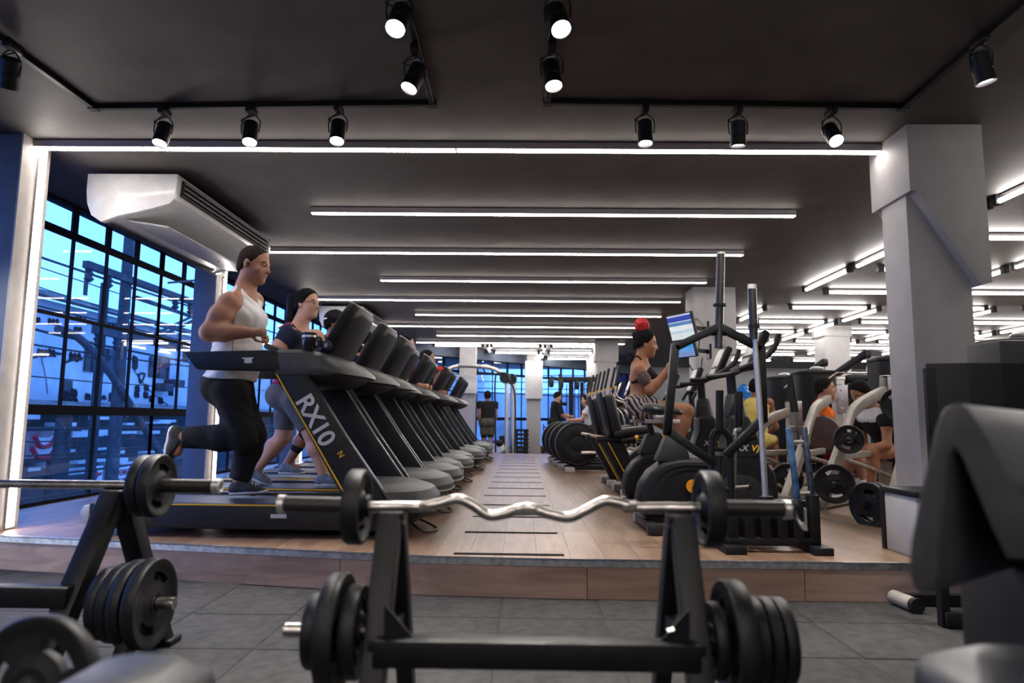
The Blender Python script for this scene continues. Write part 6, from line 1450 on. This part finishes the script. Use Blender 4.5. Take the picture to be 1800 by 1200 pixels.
# screens on the second column
def screen_mat(name, bands):
    m = bpy.data.materials.new(name); m.use_nodes = True; nt = m.node_tree
    for n in list(nt.nodes): nt.nodes.remove(n)
    o = nt.nodes.new('ShaderNodeOutputMaterial'); e = nt.nodes.new('ShaderNodeEmission'); tc = nt.nodes.new('ShaderNodeTexCoord'); sp = nt.nodes.new('ShaderNodeSeparateXYZ'); r = nt.nodes.new('ShaderNodeValToRGB'); r.color_ramp.interpolation = 'CONSTANT'
    nt.links.new(tc.outputs['Generated'], sp.inputs[0]); nt.links.new(sp.outputs[2], r.inputs[0])
    while len(r.color_ramp.elements) < len(bands): r.color_ramp.elements.new(.5)
    for el_, (p, c) in zip(r.color_ramp.elements, bands): el_.position = p; el_.color = (*c, 1)
    ns = nt.nodes.new('ShaderNodeTexNoise'); ns.inputs['Scale'].default_value = 5; mx = nt.nodes.new('ShaderNodeMixRGB'); mx.blend_type = 'MULTIPLY'; mx.inputs[0].default_value = .35
    nt.links.new(tc.outputs['Generated'], ns.inputs['Vector']); nt.links.new(r.outputs[0], mx.inputs[1]); nt.links.new(ns.outputs['Color'], mx.inputs[2])
    nt.links.new(mx.outputs[0], e.inputs[0]); e.inputs[1].default_value = 1.1; nt.links.new(e.outputs[0], o.inputs[0]); return m
S1 = screen_mat('programme screen', [(0, (.75, .80, .85)), (.25, (.55, .68, .78)), (.36, (.82, .86, .9)), (.56, (.12, .25, .5)), (.70, (.8, .85, .95)), (.73, (.05, .08, .45)), (.94, (.7, .75, .95))])
S2 = screen_mat('blue programme screen', [(0, (.2, .3, .6)), (.3, (.15, .35, .75)), (.6, (.05, .35, .85)), (.85, (.1, .2, .6))])
def tv(label, px, py, Y, w, h, m):
    p = atY(px, py, Y); t = thing('wall_screen', label, 'television', p, rz=0, group='televisions on the column')
    n = V((-.86, -.42, -.28)).normalized(); xx = V((0, 0, 1)).cross(n).normalized(); yy = n.cross(xx); R = Matrix((n, xx, yy)).transposed()
    obj('casing', MB().box((0, 0, 0), (.045, w, h), R), M_blk, t, bev=.006)
    o = obj('display', MB().box(n * .0235, (.002, w - .03, h - .03), R), m, t)
    obj('wall_bracket', MB().bar(-n * .02, -n * .02 + V((.34, .12, -.02)), .05, .05), M_met, t); obj('bracket_plate', MB().box(-n * .02 + V((.34, .12, -.02)), (.03, .16, .2)), M_met, t)
    obj('signal_cable', MB().tube(bez([-n * .03 + V((0, .1, -.1)), V((.12, .0, -.30)), V((.2, .05, -.38)), V((.26, .1, -.1))], 5), .008, 6), M_blk, t)
tv('upper wall screen with a blue and white programme', 1199, 574, 9.0, .50, .36, S1); tv('lower wall screen showing a blue picture behind the trap bar', 1203, 614, 9.0, .46, .22, S2)
p = atY(1298, 716, 11.0); t = thing('water_bottles', 'stack of blue water bottles on the far right side', 'water bottles', (p.x, 11.0, PZ))
for k in range(3): obj('bottle', MB().lathe([(.001, 0), (.13, 0), (.14, .03), (.14, .30), (.10, .36), (.05, .40), (.05, .44), (.001, .44)], (.0 + .1 * (k == 2), .02 * k, .46 * k * 1.0), n=20), mat('blue bottle plastic', (.03, .20, .65), .15, var=.1, coat=.5), t)
# ================================================================== PEOPLE ON THE RIGHT
def stripe_mat():
    m = bpy.data.materials.new('zebra print'); m.use_nodes = True; nt = m.node_tree; p = nt.nodes['Principled BSDF']; p.inputs['Roughness'].default_value = .85
    tc = nt.nodes.new('ShaderNodeTexCoord'); w = nt.nodes.new('ShaderNodeTexWave'); r = nt.nodes.new('ShaderNodeValToRGB'); w.inputs['Scale'].default_value = 9.5; w.inputs['Distortion'].default_value = 5; w.inputs['Detail'].default_value = 1; w.inputs['Detail Scale'].default_value = 1.3
    mp = nt.nodes.new('ShaderNodeMapping'); mp.inputs['Rotation'].default_value = (0, .5, 0); nt.links.new(tc.outputs['Object'], mp.inputs[0]); nt.links.new(mp.outputs[0], w.inputs['Vector']); r.color_ramp.interpolation = 'EASE'
    r.color_ramp.elements[0].position = .30; r.color_ramp.elements[0].color = (.012, .011, .012, 1); r.color_ramp.elements[1].position = .42; r.color_ramp.elements[1].color = (.45, .37, .36, 1)
    nt.links.new(w.outputs['Fac'], r.inputs[0]); nt.links.new(r.outputs[0], p.inputs['Base Color']); return m
Yb = 6.0
Jb = dict(P=A(1127, 700, Yb), C=A(1128, 662, Yb), N=A(1125, 636, Yb), H=A(1134, 603, Yb), f=(1, 0, -.02), hf=(1, -.06, -.16), hu=(.16, 0, 1),
          sR=A(1124, 650, Yb - .17), eR=A(1143, 686, Yb - .22), wR=A(1168, 656, Yb - .20), sL=A(1126, 648, Yb + .17), eL=A(1146, 684, Yb + .22), wL=A(1172, 658, Yb + .20),
          hR=A(1131, 717, Yb - .10), kR=A(1207, 722, Yb - .14), aR=A(1189, 792, Yb - .15), tR=A(1214, 806, Yb - .15), hL=A(1131, 717, Yb + .10), kL=A(1186, 755, Yb + .14), aL=A(1168, 815, Yb + .15), tL=A(1192, 826, Yb + .15))
TB, K = build_person('woman with a red hair bun, black halter top and zebra shorts riding an upright bike', Jb, dict(skin=SK4, girth=.84, arm=.86, leg=.98, hs=.94, hair='tied', fem=True, palmR=(0, 1, 0), curlR=1.0, palmL=(0, -1, 0), curlL=1.0, base=V((Jb['P'].x, Yb, PZ))), res=.009)
h = K['hp']; up_ = K['up']
s = Sdf(); K['torso'](s, .007); s.plane(A(1128, 655, Yb), up_ - K['f'] * .9); s.plane(A(1128, 674, Yb), -up_); skin_obj('halter_top', s, .010, C_black, TB)
obj('back_strap', MB().tube([A(1110, 671, Yb - .0), A(1113, 672, Yb - .13), A(1128, 668, Yb - .17)], .012, 8), C_black, TB, world=True)
nk = K['J']['N'] + (K['J']['H'] - K['J']['N']).normalized() * .03
obj('neck_strap', MB().tube(bez([nk + V((-.065, 0, .02)), nk + V((-.03, -.06, .01)), nk + V((.03, -.085, -.08)), A(1142, 660, Yb - .10)], 6), .007, 8), C_black, TB, world=True)
obj('neck_bow', MB().tube(bez([nk + V((-.13, -.02, -.03)), nk + V((-.085, -.01, .01)), nk + V((-.06, 0, .02)), nk + V((-.10, .02, .05)), nk + V((-.065, 0, .02)), nk + V((-.075, -.01, -.07))], 4), .010, 6), C_black, TB, world=True)
s = Sdf(); s.cap(K['J']['P'] - up_ * .05, K['W'] + up_ * .02, .150 * .84 + .012, .138 * .84 + .010, .05, K['sq']); s.plane(A(1127, 688, Yb), up_); s.plane(A(1127, 700, Yb), -up_); skin_obj('waistband', s, .010, C_black, TB)
wear_legs(K, stripe_mat(), A(1127, 695, Yb), .36, .014, .022, .002, 'zebra_shorts')
shoes(K, S_wht, S_wht)
bun = Sdf(); cb = h(-.055, 0, .165)
for k in range(26):
    d = V((rnd.gauss(0, 1), rnd.gauss(0, 1), rnd.gauss(0, 1))).normalized(); bun.ell(cb + d * .042, [.026] * 3, .01)
bun.ell(cb, [.05] * 3, .01); bun.cap(h(-.035, 0, .10), cb, .045, .04, .02)
skin_obj('hair_bun', bun, .008, mat('bright red hair', (.55, .008, .012), .6, var=.3, scale=60, bump=.5, bscale=120), TB, .004, 90)
obj('earring', MB().ball(h(.0, -.092, -.035), .007, 8, 6), M_chr2, TB, world=True)
M_tat = mat('tattoo ink on skin', (.10, .055, .045), .5, var=.35, scale=60)
tt = Sdf(); J_ = K['J']; tt.cap(J_['sR'].lerp(J_['eR'], .12), J_['sR'].lerp(J_['eR'], .8), .0500, .0415, .02, f0=True, f1=True); tt.ell(J_['sR'].lerp(J_['eR'], .45), [.0505] * 3, .03); tt.plane(J_['sR'] + V((0, -.028, 0)), (0, 1, 0)); skin_obj('tattoo', tt, .008, M_tat, TB)

hp_ = A(1436, 735, 8.4)
TO, K = seated('man in an orange shirt sitting behind the grey plate machine', (hp_.x, 8.4, atY(1440, 683, 8.4).z - .10 - .395 * 1.74), (.9, -.35, 0), dict(skin=SK1, hair='short', hs=1.05), 1.74, hpitch=.05, hf=(.9, -.4, -.05))
wear_top(K, C_orange, K['J']['P'] + up * .0, .5, .018); wear_legs(K, C_red, K['J']['P'] + up * .08, .75, .03, .03, name='shorts'); shoes(K, S_wht, S_wht)
p = A(1443, 764, 7.95); t = thing('padded_disc', 'large dark maroon padded disc in front of the orange shirted man', 'machine pad', p); obj('pad', MB().lathe([(.001, -.06), (.20, -.06), (.23, -.03), (.23, .03), (.20, .06), (.001, .06)], (0, 0, 0), (-.2, -1, .25), 28), mat('maroon black vinyl', (.04, .012, .012), .4, var=.15), t); obj('pad_stand', MB().bar((.03, .1, 0), (.1, .35, PZ - p.z), .07, .07), M_met, t)
hp_ = A(1328, 770, 9.6)
TY, K = seated('person in a yellow tank top seen from behind through the upright bars', (hp_.x, 9.6, hp_.z - .08), (.5, .86, 0), dict(skin=SK3, hair='short'), 1.72)
wear_top(K, C_yellow, K['J']['P'] + up * .0, 0, .014); wear_legs(K, C_yellow, K['J']['P'] + up * .05, .75, .02, .02, name='shorts'); shoes(K, S_wht, S_wht)
hp_ = A(1574, 802, 7.2)
TP, K = seated('man in a black shirt with white shoulders bent forward on the bench by the column', (hp_.x, 7.2, hp_.z - .02), (-.96, -.25, 0), dict(skin=SK4, hair='short'), 1.70, lean=.06, bend=.42, hpitch=.7, hands=(A(1520, 790, 6.95), A(1528, 800, 7.3)))
wear_top(K, C_black, K['J']['P'] - up * .02, .5, .02); wear_legs(K, C_black, K['J']['P'] + up * .08, .45, .02, .02, name='shorts'); shoes(K, S_blu, S_wht)
s = Sdf(); K['torso'](s, .024); s.plane(K['J']['C'].lerp(K['J']['N'], .30), -K['up']); s.plane(K['J']['N'], K['up']); skin_obj('white_yoke', s, .014, C_white, TP)
hp_ = A(1038, 752, 17.0)
TX, K = seated('man in a white shirt sitting and reaching left at the far cable station', (hp_.x, 17.0, atY(1036, 703, 17.0).z - .10 - .395 * 1.74), (-1, .15, 0), dict(skin=SK2, hair='short', hs=1.05), 1.74, hands=(A(1003, 738, 16.8), A(1004, 740, 17.2)), foot_z=0.0)
wear_top(K, C_white, K['J']['P'] - up * .04, .5, .02); wear_legs(K, C_black, K['J']['P'] + up * .08, .8, .03, .03, name='shorts'); shoes(K, S_blk, S_wht)
p = K['J']['P']; t = thing('padded_stool', 'low black seat under the man in the white shirt', 'seat', (p.x, p.y, 0)); obj('seat_pad', MB().box((.05, 0, p.z - .18), (.4, .36, .08)), M_vin, t, bev=.03); obj('seat_post', MB().bar((.05, 0, p.z - .2), (.05, 0, 0), .08, .08), M_met, t)
